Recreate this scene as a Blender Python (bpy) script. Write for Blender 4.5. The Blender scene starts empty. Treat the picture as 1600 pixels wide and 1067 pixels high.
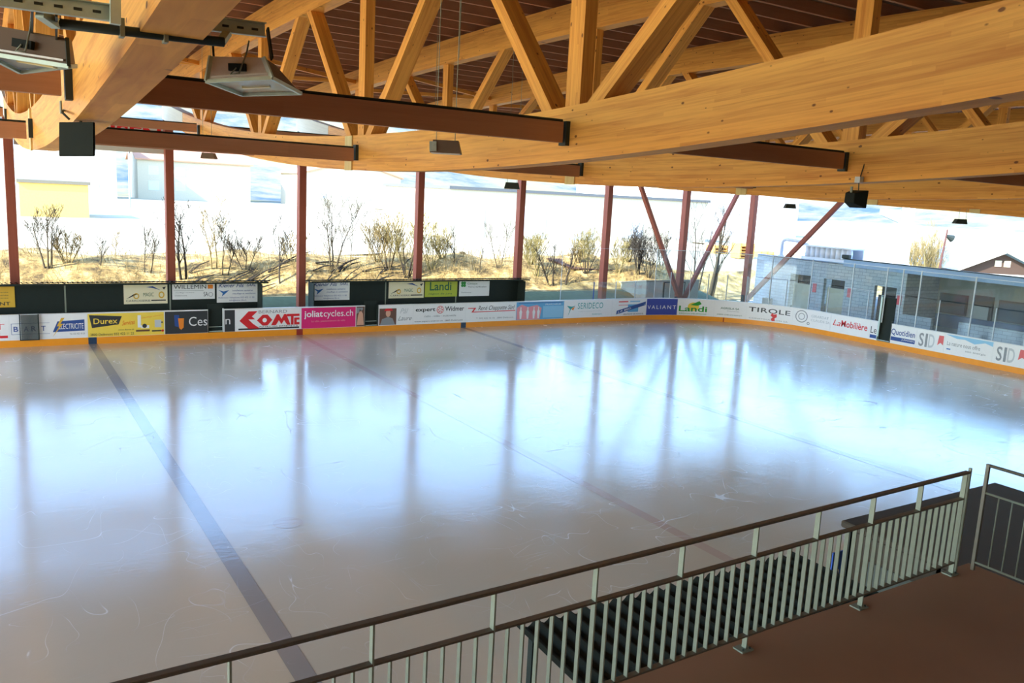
import bpy, bmesh, math, random
from mathutils import Vector, Matrix
random.seed(7)
sc = bpy.context.scene
COL = sc.collection
PI = math.pi

# ------------------------------------------------------------------ camera, sky, sun, exposure
R_ = Vector((0.848941, -0.525988, 0.051344)); U_ = Vector((0.047286, 0.172362, 0.983898)); F_ = Vector((0.526368, 0.832843, -0.171197))
CAM = Vector((-12.25347, -22.89889, 6.91165)); FPX = 1315.26
cd = bpy.data.cameras.new('camera'); cam = bpy.data.objects.new('camera', cd); COL.objects.link(cam)
M3 = Matrix((R_, U_, -F_)).transposed()
cam.matrix_world = Matrix.Translation(CAM) @ M3.to_4x4()
cd.sensor_width = 36; cd.lens = FPX / 1600 * 36; cd.clip_start = .05; cd.clip_end = 1500
sc.camera = cam

w = bpy.data.worlds.new('sky'); sc.world = w; w.use_nodes = True
nt = w.node_tree; nt.nodes.clear()
sky = nt.nodes.new('ShaderNodeTexSky'); sky.sky_type = 'NISHITA'; sky.sun_disc = False
sky.sun_elevation = math.radians(36); sky.sun_rotation = math.radians(-100); sky.air_density = 1.2; sky.dust_density = .4; sky.ozone_density = 3.0
bg = nt.nodes.new('ShaderNodeBackground'); bg.inputs[1].default_value = 1.05
ow = nt.nodes.new('ShaderNodeOutputWorld')
tn = nt.nodes.new('ShaderNodeMix'); tn.data_type = 'RGBA'; tn.blend_type = 'MULTIPLY'; tn.inputs[0].default_value = 1; tn.inputs[7].default_value = (.95, 1, 1.07, 1)
nt.links.new(sky.outputs[0], tn.inputs[6]); nt.links.new(tn.outputs[2], bg.inputs[0]); nt.links.new(bg.outputs[0], ow.inputs[0])
sl = bpy.data.lights.new('sun', 'SUN'); sl.energy = 15; sl.angle = math.radians(.6); sl.color = (1, .95, .86)
so = bpy.data.objects.new('sun', sl); COL.objects.link(so)
so.rotation_euler = Vector((-.80, -.16, .58)).to_track_quat('Z', 'Y').to_euler()
vs = sc.view_settings; vs.view_transform = 'Standard'; vs.look = 'None'; vs.gamma = 1; vs.exposure = 0.0; vs.use_curve_mapping = False
sc.cycles.max_bounces = 10; sc.cycles.diffuse_bounces = 5; sc.cycles.glossy_bounces = 4; sc.cycles.transparent_max_bounces = 24
sc.cycles.use_denoising = True; sc.cycles.caustics_reflective = False; sc.cycles.caustics_refractive = False

# ------------------------------------------------------------------ helpers
def ray(u, v): return F_ + R_ * ((u - 800) / FPX) - U_ * ((v - 533.5) / FPX)
def at_y(u, v, y): d = ray(u, v); return CAM + d * ((y - CAM.y) / d.y)
def at_x(u, v, x): d = ray(u, v); return CAM + d * ((x - CAM.x) / d.x)
def at_d(u, v, t): return CAM + ray(u, v) * t

def hexc(h):
    h = h.lstrip('#'); c = [int(h[i:i + 2], 16) / 255 for i in (0, 2, 4)]
    return tuple(x / 12.92 if x < .04045 else ((x + .055) / 1.055) ** 2.4 for x in c) + (1,)

def nodes(m):
    m.use_nodes = True; n = m.node_tree; p = n.nodes['Principled BSDF']; return n, p
MATS = {}
def mat(name, col, rough=.6, metal=0, var=.12, scale=6, bump=.0, spec=None, stretch=None):
    """plain procedural material: colour broken up by noise"""
    if name in MATS: return MATS[name]
    m = bpy.data.materials.new(name); n, p = nodes(m)
    c = hexc(col) if isinstance(col, str) else tuple(col) + (1,)
    tc = n.nodes.new('ShaderNodeTexCoord'); mp = n.nodes.new('ShaderNodeMapping')
    if stretch: mp.inputs['Scale'].default_value = stretch
    nz = n.nodes.new('ShaderNodeTexNoise'); nz.inputs['Scale'].default_value = scale; nz.inputs['Detail'].default_value = 5
    n.links.new(tc.outputs['Object'], mp.inputs[0]); n.links.new(mp.outputs[0], nz.inputs[0])
    mx = n.nodes.new('ShaderNodeMix'); mx.data_type = 'RGBA'
    mx.inputs[6].default_value = tuple(min(1, x * (1 + var)) for x in c[:3]) + (1,)
    mx.inputs[7].default_value = tuple(x * (1 - var) for x in c[:3]) + (1,)
    n.links.new(nz.outputs['Fac'], mx.inputs[0]); n.links.new(mx.outputs[2], p.inputs['Base Color'])
    p.inputs['Roughness'].default_value = rough; p.inputs['Metallic'].default_value = metal
    if spec is not None: p.inputs['Specular IOR Level'].default_value = spec
    if bump:
        b = n.nodes.new('ShaderNodeBump'); b.inputs['Strength'].default_value = bump
        n.links.new(nz.outputs['Fac'], b.inputs['Height']); n.links.new(b.outputs[0], p.inputs['Normal'])
    MATS[name] = m; return m

def MN(n, op, a=None, b=None, c=None):
    x = n.nodes.new('ShaderNodeMath'); x.operation = op
    for i, v in enumerate((a, b, c)):
        if v is None: continue
        if isinstance(v, (int, float)): x.inputs[i].default_value = v
        else: n.links.new(v, x.inputs[i])
    return x.outputs[0]

def wood(name, light, dark, lam=.042, knots=True, contrast=1.0, rough=.55):
    """glued laminated timber, UV in metres: u along the beam, v across its lamellae"""
    m = bpy.data.materials.new(name); n, p = nodes(m)
    uv = n.nodes.new('ShaderNodeUVMap'); sp = n.nodes.new('ShaderNodeSeparateXYZ'); n.links.new(uv.outputs[0], sp.inputs[0])
    U, V = sp.outputs[0], sp.outputs[1]
    li = MN(n, 'FLOOR', MN(n, 'DIVIDE', V, lam))
    wn = n.nodes.new('ShaderNodeTexWhiteNoise'); wn.noise_dimensions = '1D'; n.links.new(li, wn.inputs['W'])
    bi = MN(n, 'FLOOR', MN(n, 'ADD', MN(n, 'DIVIDE', U, 3.1), MN(n, 'MULTIPLY', wn.outputs['Value'], 7.3)))
    cb = n.nodes.new('ShaderNodeCombineXYZ'); n.links.new(li, cb.inputs[0]); n.links.new(bi, cb.inputs[1])
    w2 = n.nodes.new('ShaderNodeTexWhiteNoise'); w2.noise_dimensions = '2D'; n.links.new(cb.outputs[0], w2.inputs['Vector'])
    # grain
    mp = n.nodes.new('ShaderNodeMapping'); mp.inputs['Scale'].default_value = (1.4, 42, 1); n.links.new(uv.outputs[0], mp.inputs[0])
    g = n.nodes.new('ShaderNodeTexNoise'); g.inputs['Scale'].default_value = 1; g.inputs['Detail'].default_value = 4; g.inputs['Distortion'].default_value = .6
    n.links.new(mp.outputs[0], g.inputs[0])
    mp2 = n.nodes.new('ShaderNodeMapping'); mp2.inputs['Scale'].default_value = (.55, 5, 1); n.links.new(uv.outputs[0], mp2.inputs[0])
    g2 = n.nodes.new('ShaderNodeTexNoise'); g2.inputs['Scale'].default_value = 1; g2.inputs['Detail'].default_value = 3; n.links.new(mp2.outputs[0], g2.inputs[0])
    f = MN(n, 'ADD', MN(n, 'MULTIPLY', w2.outputs['Value'], .36 * contrast), MN(n, 'MULTIPLY', MN(n, 'SUBTRACT', g.outputs['Fac'], .5), 1.0 * contrast))
    f = MN(n, 'ADD', f, MN(n, 'MULTIPLY', MN(n, 'SUBTRACT', g2.outputs['Fac'], .45), .9 * contrast))
    mx = n.nodes.new('ShaderNodeMix'); mx.data_type = 'RGBA'; mx.clamp_factor = True
    mx.inputs[6].default_value = hexc(light); mx.inputs[7].default_value = hexc(dark); n.links.new(f, mx.inputs[0])
    out = mx.outputs[2]
    if knots:
        mp3 = n.nodes.new('ShaderNodeMapping'); mp3.inputs['Scale'].default_value = (6.5, 11, 1); n.links.new(uv.outputs[0], mp3.inputs[0])
        vo = n.nodes.new('ShaderNodeTexVoronoi'); vo.inputs['Scale'].default_value = 1; n.links.new(mp3.outputs[0], vo.inputs['Vector'])
        wc = n.nodes.new('ShaderNodeSeparateColor'); n.links.new(vo.outputs['Color'], wc.inputs[0])
        rad = MN(n, 'MULTIPLY', MN(n, 'POWER', wc.outputs[0], 1.5), .2)
        k = n.nodes.new('ShaderNodeMapRange'); k.inputs['From Min'].default_value = .0; k.inputs['From Max'].default_value = .07
        k.inputs['To Min'].default_value = 1; k.inputs['To Max'].default_value = 0
        n.links.new(MN(n, 'SUBTRACT', vo.outputs['Distance'], rad), k.inputs['Value'])
        kk = MN(n, 'MULTIPLY', k.outputs[0], MN(n, 'GREATER_THAN', wc.outputs[1], .78))
        m2 = n.nodes.new('ShaderNodeMix'); m2.data_type = 'RGBA'; m2.inputs[7].default_value = hexc('#5a2a12'); n.links.new(out, m2.inputs[6])
        n.links.new(MN(n, 'MULTIPLY', kk, .85), m2.inputs[0]); out = m2.outputs[2]
    n.links.new(out, p.inputs['Base Color']); p.inputs['Roughness'].default_value = rough; p.inputs['Specular IOR Level'].default_value = .3
    MATS[name] = m; return m

WOOD = wood('glulam_spruce', '#f3b558', '#b96a2a')
STAIN = wood('red_brown_stained_timber', '#bd8c6a', '#a07252', lam=.2, knots=False, contrast=.7, rough=.65)
STAIN_D = wood('dark_stained_joist', '#b98a6c', '#9a6c50', lam=.2, knots=False, contrast=.7, rough=.75)
COLUMN = wood('column_stained_timber', '#9a5440', '#7a3e30', lam=.2, knots=False, contrast=.7, rough=.6)
DAYLIT = wood('daylit_grey_timber', '#d9dad2', '#b9bcb6', knots=False, contrast=.6)  # timber colour with the daylight from outside painted in
PALE = wood('pale_batten_wood', '#e8d79a', '#c9b06c', lam=.3, knots=False)
DECK = mat('roof_deck_boards', '#7a604a', .85, scale=3)
STEEL = mat('galvanised_steel', '#c4d8ce', .45, .25, scale=14, var=.2)
DSTEEL = mat('dark_steel', '#2e3833', .6, .2)
RAILM = mat('galvanised_railing', '#8a9384', .55, .2, scale=25, var=.12)
HANDR = mat('brown_handrail', '#6e6a5e', .45, .5, scale=20)
BLACK = mat('black_painted_panel', '#242d29', .7, spec=.25)
BLK2 = mat('black_plastic', '#1a2220', .7, spec=.2)
CORR = mat('dark_corrugated_sheet', '#2b302a', .95, 0, spec=.1)
WHITE = mat('white_board_plastic', '#e9ecec', .3, var=.03)
ORANGE = mat('orange_kick_plate', '#f39c25', .35, var=.08, scale=3)
PLAT = mat('brown_platform_floor', '#a57c5c', .7, var=.14, scale=1.2, bump=.02)
CONC = mat('grey_concrete', '#6e716c', .85, var=.12, scale=2)
LAMPB = mat('floodlight_housing', '#f0ece2', .5, 0, scale=12, var=.3)
LAMPD = mat('floodlight_side', '#6d5a48', .6, 0)
def flat(name, col, rough=.45, var=.03): return mat(name, col, rough, 0, var, 8)

def glass(name, tint=(.9, .97, 1), refl=.5, body=.06, ior=1.5):
    m = bpy.data.materials.new(name); m.use_nodes = True; n = m.node_tree; n.nodes.clear()
    o = n.nodes.new('ShaderNodeOutputMaterial'); t = n.nodes.new('ShaderNodeBsdfTransparent'); t.inputs[0].default_value = tint + (1,)
    g = n.nodes.new('ShaderNodeBsdfGlossy'); g.inputs['Roughness'].default_value = .03
    d = n.nodes.new('ShaderNodeBsdfDiffuse'); d.inputs[0].default_value = (.8, .88, .92, 1)
    f = n.nodes.new('ShaderNodeFresnel'); f.inputs[0].default_value = ior
    a = n.nodes.new('ShaderNodeMixShader'); b = n.nodes.new('ShaderNodeMixShader'); b.inputs[0].default_value = body
    nz = n.nodes.new('ShaderNodeTexNoise'); nz.inputs['Scale'].default_value = 2.0
    n.links.new(MN(n, 'MULTIPLY', nz.outputs['Fac'], body * 2), b.inputs[0])
    n.links.new(MN(n, 'MULTIPLY', f.outputs[0], refl * 2), a.inputs[0])
    n.links.new(t.outputs[0], a.inputs[1]); n.links.new(g.outputs[0], a.inputs[2])
    n.links.new(a.outputs[0], b.inputs[1]); n.links.new(d.outputs[0], b.inputs[2]); n.links.new(b.outputs[0], o.inputs[0])
    MATS[name] = m; return m
GLASS = glass('acrylic_glass', body=.04)
SMOKED = glass('smoked_acrylic', (.55, .57, .55), .3, .06)

def tag(o, label=None, cat=None, group=None, kind=None):
    if label: o['label'] = label
    if cat: o['category'] = cat
    if group: o['group'] = group
    if kind: o['kind'] = kind
    return o
def empty(name, loc, label=None, cat=None, group=None, kind=None):
    o = bpy.data.objects.new(name, None); o.location = loc; o.empty_display_size = .2; COL.objects.link(o)
    return tag(o, label, cat, group, kind)

def wloc(o):
    v = Vector((0, 0, 0))
    while o: v += Vector(o.location); o = o.parent
    return v

class MB:
    """collects geometry in world coordinates; build() links it as one mesh object"""
    def __init__(s): s.v = []; s.f = []; s.uv = []
    def quad(s, a, b, c, d, uv=None):
        i = len(s.v); s.v += [Vector(a), Vector(b), Vector(c), Vector(d)]; s.f.append((i, i + 1, i + 2, i + 3))
        s.uv += uv or [(0, 0), (1, 0), (1, 1), (0, 1)]
    def poly(s, pts):
        i = len(s.v); s.v += [Vector(p) for p in pts]; s.f.append(tuple(range(i, i + len(pts)))); s.uv += [(p[0], p[1]) for p in pts]
    def hexa(s, P, L=None):
        """8 corners: 0-3 one end (loop), 4-7 the other end; u runs from one end to the other"""
        P = [Vector(p) for p in P]; u0 = random.random() * 9; L = L or (P[4] - P[0]).length; v0 = random.random() * 9 // .042 * .042
        for k in range(4):
            k2 = (k + 1) % 4; wd = (P[k2] - P[k]).length
            s.quad(P[k], P[k + 4], P[k2 + 4], P[k2], [(u0, v0), (u0 + L, v0), (u0 + L, v0 + wd), (u0, v0 + wd)])
            v0 += wd
        s.quad(P[0], P[1], P[2], P[3], [(0, 0), (0, .1), (.1, .1), (.1, 0)]); s.quad(P[7], P[6], P[5], P[4], [(0, 0), (0, .1), (.1, .1), (.1, 0)])
        return s
    def box(s, x0, x1, y0, y1, z0, z1):
        d = (x1 - x0, y1 - y0, z1 - z0); m = max(range(3), key=lambda i: d[i])
        c = lambda a, b, e: (x0 if a == 0 else x1, y0 if b == 0 else y1, z0 if e == 0 else z1)
        if m == 0: P = [c(0, 0, 0), c(0, 0, 1), c(0, 1, 1), c(0, 1, 0), c(1, 0, 0), c(1, 0, 1), c(1, 1, 1), c(1, 1, 0)]
        elif m == 1: P = [c(0, 0, 0), c(1, 0, 0), c(1, 0, 1), c(0, 0, 1), c(0, 1, 0), c(1, 1, 0), c(1, 1, 1), c(0, 1, 1)]
        else: P = [c(0, 0, 0), c(0, 1, 0), c(1, 1, 0), c(1, 0, 0), c(0, 0, 1), c(0, 1, 1), c(1, 1, 1), c(1, 0, 1)]
        return s.hexa(P)
    def beam(s, p0, p1, w, h, up=(0, 0, 1)):
        p0, p1 = Vector(p0), Vector(p1); d = (p1 - p0).normalized(); sd = d.cross(Vector(up))
        if sd.length < 1e-4: sd = d.cross(Vector((0, 1, 0)))
        sd.normalize(); u = sd.cross(d).normalized()
        o = [-sd * w / 2 - u * h / 2, -sd * w / 2 + u * h / 2, sd * w / 2 + u * h / 2, sd * w / 2 - u * h / 2]
        return s.hexa([p0 + k for k in o] + [p1 + k for k in o])
    def tube(s, pts, rs, n=8, cap=True):
        pts = [Vector(p) for p in pts]
        if isinstance(rs, (int, float)): rs = [rs] * len(pts)
        base = len(s.v); prev = None; L = 0
        for i, p in enumerate(pts):
            d = (pts[min(i + 1, len(pts) - 1)] - pts[max(i - 1, 0)]).normalized()
            if prev is None:
                a = d.cross(Vector((0, 0, 1)));
                if a.length < .05: a = d.cross(Vector((1, 0, 0)))
            else: a = prev - d * prev.dot(d)
            a.normalize(); prev = a; b = d.cross(a)
            for k in range(n):
                t = 2 * PI * k / n; s.v.append(p + (a * math.cos(t) + b * math.sin(t)) * rs[i])
        for i in range(len(pts) - 1):
            for k in range(n):
                k2 = (k + 1) % n; A = base + i * n
                s.f.append((A + k, A + k2, A + n + k2, A + n + k)); s.uv += [(0, 0), (0, 1), (1, 1), (1, 0)]
        if cap and n > 3:
            s.f.append(tuple(base + k for k in range(n))[::-1]); s.uv += [(0, 0)] * n
            s.f.append(tuple(base + (len(pts) - 1) * n + k for k in range(n))); s.uv += [(0, 0)] * n
        return s
    def sheet(s, rows, uvs=None):
        """grid surface from rows of points"""
        b = len(s.v); m = len(rows[0])
        for r in rows: s.v += [Vector(p) for p in r]
        for i in range(len(rows) - 1):
            for j in range(m - 1):
                A = b + i * m + j; s.f.append((A, A + 1, A + m + 1, A + m))
                if uvs: s.uv += [uvs[i][j], uvs[i][j + 1], uvs[i + 1][j + 1], uvs[i + 1][j]]
                else: s.uv += [(0, 0)] * 4
        return s
    def build(s, name, m, parent=None, smooth=False, bevel=0):
        me = bpy.data.meshes.new(name); off = wloc(parent) if parent else Vector((0, 0, 0))
        own = Vector((0, 0, 0))
        if not parent and s.v:
            xs = [v.x for v in s.v]; ys = [v.y for v in s.v]; zs = [v.z for v in s.v]
            own = Vector(((min(xs) + max(xs)) / 2, (min(ys) + max(ys)) / 2, min(zs)))
        me.from_pydata([tuple(v - off - own) for v in s.v], [], s.f); l = me.uv_layers.new(name='UVMap')
        for i, q in enumerate(s.uv): l.data[i].uv = q
        me.materials.append(m); me.update()
        bm = bmesh.new(); bm.from_mesh(me); bmesh.ops.remove_doubles(bm, verts=bm.verts, dist=1e-5); bmesh.ops.recalc_face_normals(bm, faces=bm.faces)
        bm.to_mesh(me); bm.free()
        if smooth:
            for f in me.polygons: f.use_smooth = True
        o = bpy.data.objects.new(name, me); o.location = own; COL.objects.link(o)
        if parent: o.parent = parent
        if bevel:
            b = o.modifiers.new('edge', 'BEVEL'); b.width = bevel; b.segments = 1; b.limit_method = 'ANGLE'
        return o
def inst(src, name, parent, delta):
    o = src.copy(); o.name = name; COL.objects.link(o); o.parent = parent; o.location = Vector(src.location) + Vector(delta); return o

# ------------------------------------------------------------------ rink plan: far board straight, corner arc, end board
L2, RC, W2 = 27.95, 7.35, 15.0
S0 = L2 - RC; S1 = S0 + RC * PI / 2
def path(s, off=0.0):
    """point of the board face at arc length s; off > 0 towards the ice"""
    if s <= S0: return Vector((s, W2 - off, 0))
    a = (s - S0) / RC
    if a < PI / 2: r = RC - off; return Vector((S0 + r * math.sin(a), W2 - RC + r * math.cos(a), 0))
    t = s - S1
    if t < 15.3: return Vector((L2 - off, W2 - RC - t, 0))
    return Vector((L2 - off, W2 - RC - 15.3, 0))
def srange(a, b, step=.5):
    n = max(1, int(math.ceil((b - a) / step))); return [a + (b - a) * i / n for i in range(n + 1)]
def strip(mb, a, b, z0, z1, o0, o1, step=.5):
    """solid band following the board: from offset o0 to o1 and z0 to z1"""
    ss = srange(a, b, step) if b > S0 else [a, b]
    sec = []
    for s_ in ss:
        p, q = path(s_, o0), path(s_, o1)
        sec.append([Vector((p.x, p.y, z0)), Vector((p.x, p.y, z1)), Vector((q.x, q.y, z1)), Vector((q.x, q.y, z0))])
    for i in range(len(sec) - 1):
        for k in range(4):
            k2 = (k + 1) % 4; mb.quad(sec[i][k], sec[i + 1][k], sec[i + 1][k2], sec[i][k2])
    mb.quad(*sec[0]); mb.quad(*sec[-1][::-1]); return mb

# ------------------------------------------------------------------ ICE
ice = bpy.data.materials.new('ice'); n, p = nodes(ice)
tc = n.nodes.new('ShaderNodeTexCoord')
def noise(sc_, det=4, dist=0, vec=None, stretch=None):
    z = n.nodes.new('ShaderNodeTexNoise'); z.inputs['Scale'].default_value = sc_; z.inputs['Detail'].default_value = det; z.inputs['Distortion'].default_value = dist
    mp = n.nodes.new('ShaderNodeMapping'); n.links.new(tc.outputs['Object'], mp.inputs[0])
    if stretch: mp.inputs['Scale'].default_value = stretch
    n.links.new(mp.outputs[0], z.inputs[0]); return z.outputs['Fac']
def scratches(scale, width, seed, stretch=(1, 1, 1), rot=0):
    mp = n.nodes.new('ShaderNodeMapping'); mp.inputs['Scale'].default_value = stretch; mp.inputs['Location'].default_value = (seed, seed * 1.7, 0); mp.inputs['Rotation'].default_value = (0, 0, rot)
    n.links.new(tc.outputs['Object'], mp.inputs[0])
    wv = n.nodes.new('ShaderNodeTexNoise'); wv.inputs['Scale'].default_value = scale; wv.inputs['Detail'].default_value = 1; wv.inputs['Distortion'].default_value = .4
    n.links.new(mp.outputs[0], wv.inputs[0])
    d = MN(n, 'ABSOLUTE', MN(n, 'SUBTRACT', wv.outputs['Fac'], .5))
    r = n.nodes.new('ShaderNodeMapRange'); r.inputs['From Min'].default_value = 0; r.inputs['From Max'].default_value = width; r.inputs['To Min'].default_value = 1; r.inputs['To Max'].default_value = 0
    n.links.new(d, r.inputs['Value'])
    msk = noise(scale * .7, 2, 0, None, (1 + .01 * seed, 1.3, 1)); g = n.nodes.new('ShaderNodeMapRange'); g.inputs['From Min'].default_value = .5; g.inputs['From Max'].default_value = .62; n.links.new(msk, g.inputs['Value'])
    return MN(n, 'MULTIPLY', r.outputs[0], g.outputs[0])
sA = scratches(.5, .0035, 3, (1, 1.5, 1), .5); sB = scratches(.8, .0045, 11, (1.6, .7, 1), -.4); sC = scratches(1.0, .004, 23, (.5, 1.8, 1), .1); sD = scratches(.35, .0028, 31, (1.4, .8, 1), 1.2)
scr = MN(n, 'MAXIMUM', MN(n, 'MAXIMUM', sA, sB), MN(n, 'MAXIMUM', sC, sD))
cl = noise(.35, 5, .5)
mx = n.nodes.new('ShaderNodeMix'); mx.data_type = 'RGBA'; mx.inputs[6].default_value = hexc('#ddceb2'); mx.inputs[7].default_value = hexc('#cfbfa2'); n.links.new(cl, mx.inputs[0])
m2 = n.nodes.new('ShaderNodeMix'); m2.data_type = 'RGBA'; m2.inputs[7].default_value = hexc('#f0f0f0'); n.links.new(mx.outputs[2], m2.inputs[6]); n.links.new(MN(n, 'MULTIPLY', scr, .3), m2.inputs[0])
n.links.new(m2.outputs[2], p.inputs['Base Color'])
rr = MN(n, 'ADD', MN(n, 'MULTIPLY', noise(.6, 6, .3), .10), .10); n.links.new(MN(n, 'ADD', rr, MN(n, 'MULTIPLY', scr, .2)), p.inputs['Roughness'])
p.inputs['IOR'].default_value = 1.6; p.inputs['Specular IOR Level'].default_value = .7; p.inputs['Specular Tint'].default_value = (.74, .88, 1, 1)
bp = n.nodes.new('ShaderNodeBump'); bp.inputs['Strength'].default_value = .25; bp.inputs['Distance'].default_value = .006
n.links.new(MN(n, 'ADD', MN(n, 'MULTIPLY', noise(.9, 3, .5), 2.0), MN(n, 'ADD', noise(5, 4, .8, stretch=(1, 2.2, 1)), MN(n, 'MULTIPLY', scr, -.3))), bp.inputs['Height']); n.links.new(bp.outputs[0], p.inputs['Normal'])

mb = MB()
top_ = [tuple(path(s, -.03)) for s in srange(-32, S1 + 15.3, .6)]
top_ = [(x, y, 0) for x, y, _ in top_]; low = [(-32, -16, 0), (L2, -16, 0)]
mb.poly(top_ + [(L2 - 3, -16, 0), (-32, -16, 0)])
floor_ = mb.build('floor', ice); tag(floor_, 'smooth glossy ice of the skating rink with faint skate scratches', None, None, 'structure')
def paint(name, col):
    m = ice.copy(); m.name = name; nn = m.node_tree
    for x in nn.nodes:
        if x.type == 'MIX' and x.inputs[6].links == () or x.type == 'MIX' and not x.inputs[6].is_linked:
            x.inputs[6].default_value = hexc(col); x.inputs[7].default_value = hexc(col)
    return m
BLUEL = paint('ice_over_blue_line', '#a59b90'); REDL = paint('ice_over_red_line', '#ceb39c')
def line(x0, x1, y0, y1, m, nm='marking_line'):
    b = MB(); b.quad((x0, y0, .003), (x1, y0, .003), (x1, y1, .003), (x0, y1, .003)); return b.build(nm, m, floor_)
line(-8.82, -8.50, -15.9, 14.97, BLUEL); line(8.52, 8.82, -15.9, 14.97, BLUEL); line(-.14, .14, -15.9, 14.97, REDL); line(23.9, 23.95, -9, 12.6, REDL)
def disc(x, y, r, m, nm, r0=0):
    b = MB()
    for k in range(48):
        a, c = 2 * PI * k / 48, 2 * PI * (k + 1) / 48
        if r0: b.quad((x + r0 * math.cos(a), y + r0 * math.sin(a), .004), (x + r * math.cos(a), y + r * math.sin(a), .004), (x + r * math.cos(c), y + r * math.sin(c), .004), (x + r0 * math.cos(c), y + r0 * math.sin(c), .004))
        else: b.poly([(x, y, .004), (x + r * math.cos(a), y + r * math.sin(a), .004), (x + r * math.cos(c), y + r * math.sin(c), .004)])
    return b.build(nm, m, floor_)
disc(-7.2, -6.6, .3, paint('ice_over_spot', '#d2bda4'), 'face_off_spot')

# ground around the rink
b = MB(); b.quad((-70, -60, -.06), (32.4, -60, -.06), (32.4, 17.2, -.06), (-70, 17.2, -.06))
tag(b.build('ground', CONC), 'grey concrete ground under and around the rink', None, None, 'structure')

# ------------------------------------------------------------------ TERRAIN beyond the far side
def smooth(a, b_, t): t = max(0, min(1, (t - a) / (b_ - a))); return t * t * (3 - 2 * t)
def terr(x, y):
    z = .25 + .85 * smooth(17.2, 20, y) + 1.75 * smooth(19.8, 24.2, y)
    z += (.16 * math.sin(x * .55 + y * .3) + .12 * math.sin(x * 1.3 - y * .9)) * smooth(19.5, 22, y) * (1 - smooth(26, 30, y))
    z -= .4 * smooth(25, 30, y)
    k = smooth(29.5, 32.5, x) * (1 - smooth(24, 30, y)); z = z * (1 - k) + .2 * k
    if y > 170: z += 46 * smooth(170, 420, y) ** 1.1 + 6 * math.sin(x * .013) * smooth(170, 300, y)
    xx = max(0, x - 210); z += 40 * smooth(0, 260, xx) * smooth(-200, 60, y)
    return z
def terrain_mat():
    m = bpy.data.materials.new('dry_grass_bank'); n, p = nodes(m)
    tc = n.nodes.new('ShaderNodeTexCoord'); sp = n.nodes.new('ShaderNodeSeparateXYZ'); n.links.new(tc.outputs['Object'], sp.inputs[0])
    a = n.nodes.new('ShaderNodeTexNoise'); a.inputs['Scale'].default_value = 1.1; a.inputs['Detail'].default_value = 8; a.inputs['Roughness'].default_value = .7
    n.links.new(tc.outputs['Object'], a.inputs[0])
    r = n.nodes.new('ShaderNodeValToRGB'); r.color_ramp.elements[0].position = .36; r.color_ramp.elements[0].color = hexc('#52442a'); r.color_ramp.elements[1].position = .62; r.color_ramp.elements[1].color = hexc('#c9b078')
    e = r.color_ramp.elements.new(.5); e.color = hexc('#a08750'); n.links.new(a.outputs['Fac'], r.inputs[0])
    n.links.new(r.outputs[0], p.inputs['Base Color']); p.inputs['Roughness'].default_value = .95
    bq = n.nodes.new('ShaderNodeBump'); bq.inputs['Strength'].default_value = .8; bq.inputs['Distance'].default_value = .2; n.links.new(a.outputs['Fac'], bq.inputs['Height']); n.links.new(bq.outputs[0], p.inputs['Normal'])
    return m
def grid(xs, ys, name, m):
    g = MB(); g.sheet([[(x, y, terr(x, y)) for x in xs] for y in ys]); return g.build(name, m, None, True)
GRASS = mat('short_green_grass', '#5d6b4c', .95, var=.3, scale=3)
BANK = terrain_mat()
PAVE = mat('pale_frosty_yard', '#b3aa90', .9, var=.4, scale=.35)
SKIRT = [-70 + i * 2.0 for i in range(52)]
fx = lambda a, b_, st: [a + i * st for i in range(int((b_ - a) / st) + 1)]
tag(grid(fx(-70, 34, 2), [17.2, 17.6, 18.2, 18.9, 19.5, 20.1], 'ground', GRASS), 'strip of green grass at the foot of the bank behind the rink', None, None, 'structure')
tag(grid(fx(-70, 60, .8), fx(20.1, 27.5, .45), 'ground', BANK), 'sunlit dry grass bank behind the rink', None, None, 'structure')
yb_ = 20.1 + .45 * int((27.5 - 20.1) / .45)
tag(grid(fx(-70, 60, 4), [yb_, 29, 31, 40, 80, 120, 170], 'ground', PAVE), 'wide pale yard behind the grass bank', None, None, 'structure')
tag(grid([60, 80, 120, 200, 240], [-200, -100, -30, 0, 20.1, 27, 31, 40, 80, 120, 170], 'ground', PAVE), 'pale open ground beyond the low building', None, None, 'structure')
b = MB(); b.quad((32.4, -200, .15), (60, -200, .15), (60, 20.1, .15), (32.4, 20.1, .15)); tag(b.build('ground', CONC), 'paved ground around the low building', None, None, 'structure')
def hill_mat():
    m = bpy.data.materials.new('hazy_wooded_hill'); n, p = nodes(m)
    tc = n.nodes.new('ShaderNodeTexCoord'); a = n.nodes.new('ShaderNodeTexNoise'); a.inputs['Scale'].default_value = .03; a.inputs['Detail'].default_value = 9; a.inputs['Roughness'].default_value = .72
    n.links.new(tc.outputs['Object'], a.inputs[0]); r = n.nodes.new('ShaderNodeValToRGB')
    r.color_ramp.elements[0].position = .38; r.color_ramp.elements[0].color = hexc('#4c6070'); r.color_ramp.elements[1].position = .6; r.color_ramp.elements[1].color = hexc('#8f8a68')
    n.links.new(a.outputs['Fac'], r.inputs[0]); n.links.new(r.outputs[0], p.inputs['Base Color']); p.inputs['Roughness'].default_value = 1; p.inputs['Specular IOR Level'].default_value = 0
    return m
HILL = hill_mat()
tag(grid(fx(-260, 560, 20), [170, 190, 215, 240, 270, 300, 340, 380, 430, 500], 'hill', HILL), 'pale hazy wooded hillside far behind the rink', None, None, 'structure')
tag(grid([240, 270, 300, 340, 400, 480, 560], fx(-200, 170, 37), 'hill', HILL), 'pale hillside far behind the brown house', None, None, 'structure')

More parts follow.
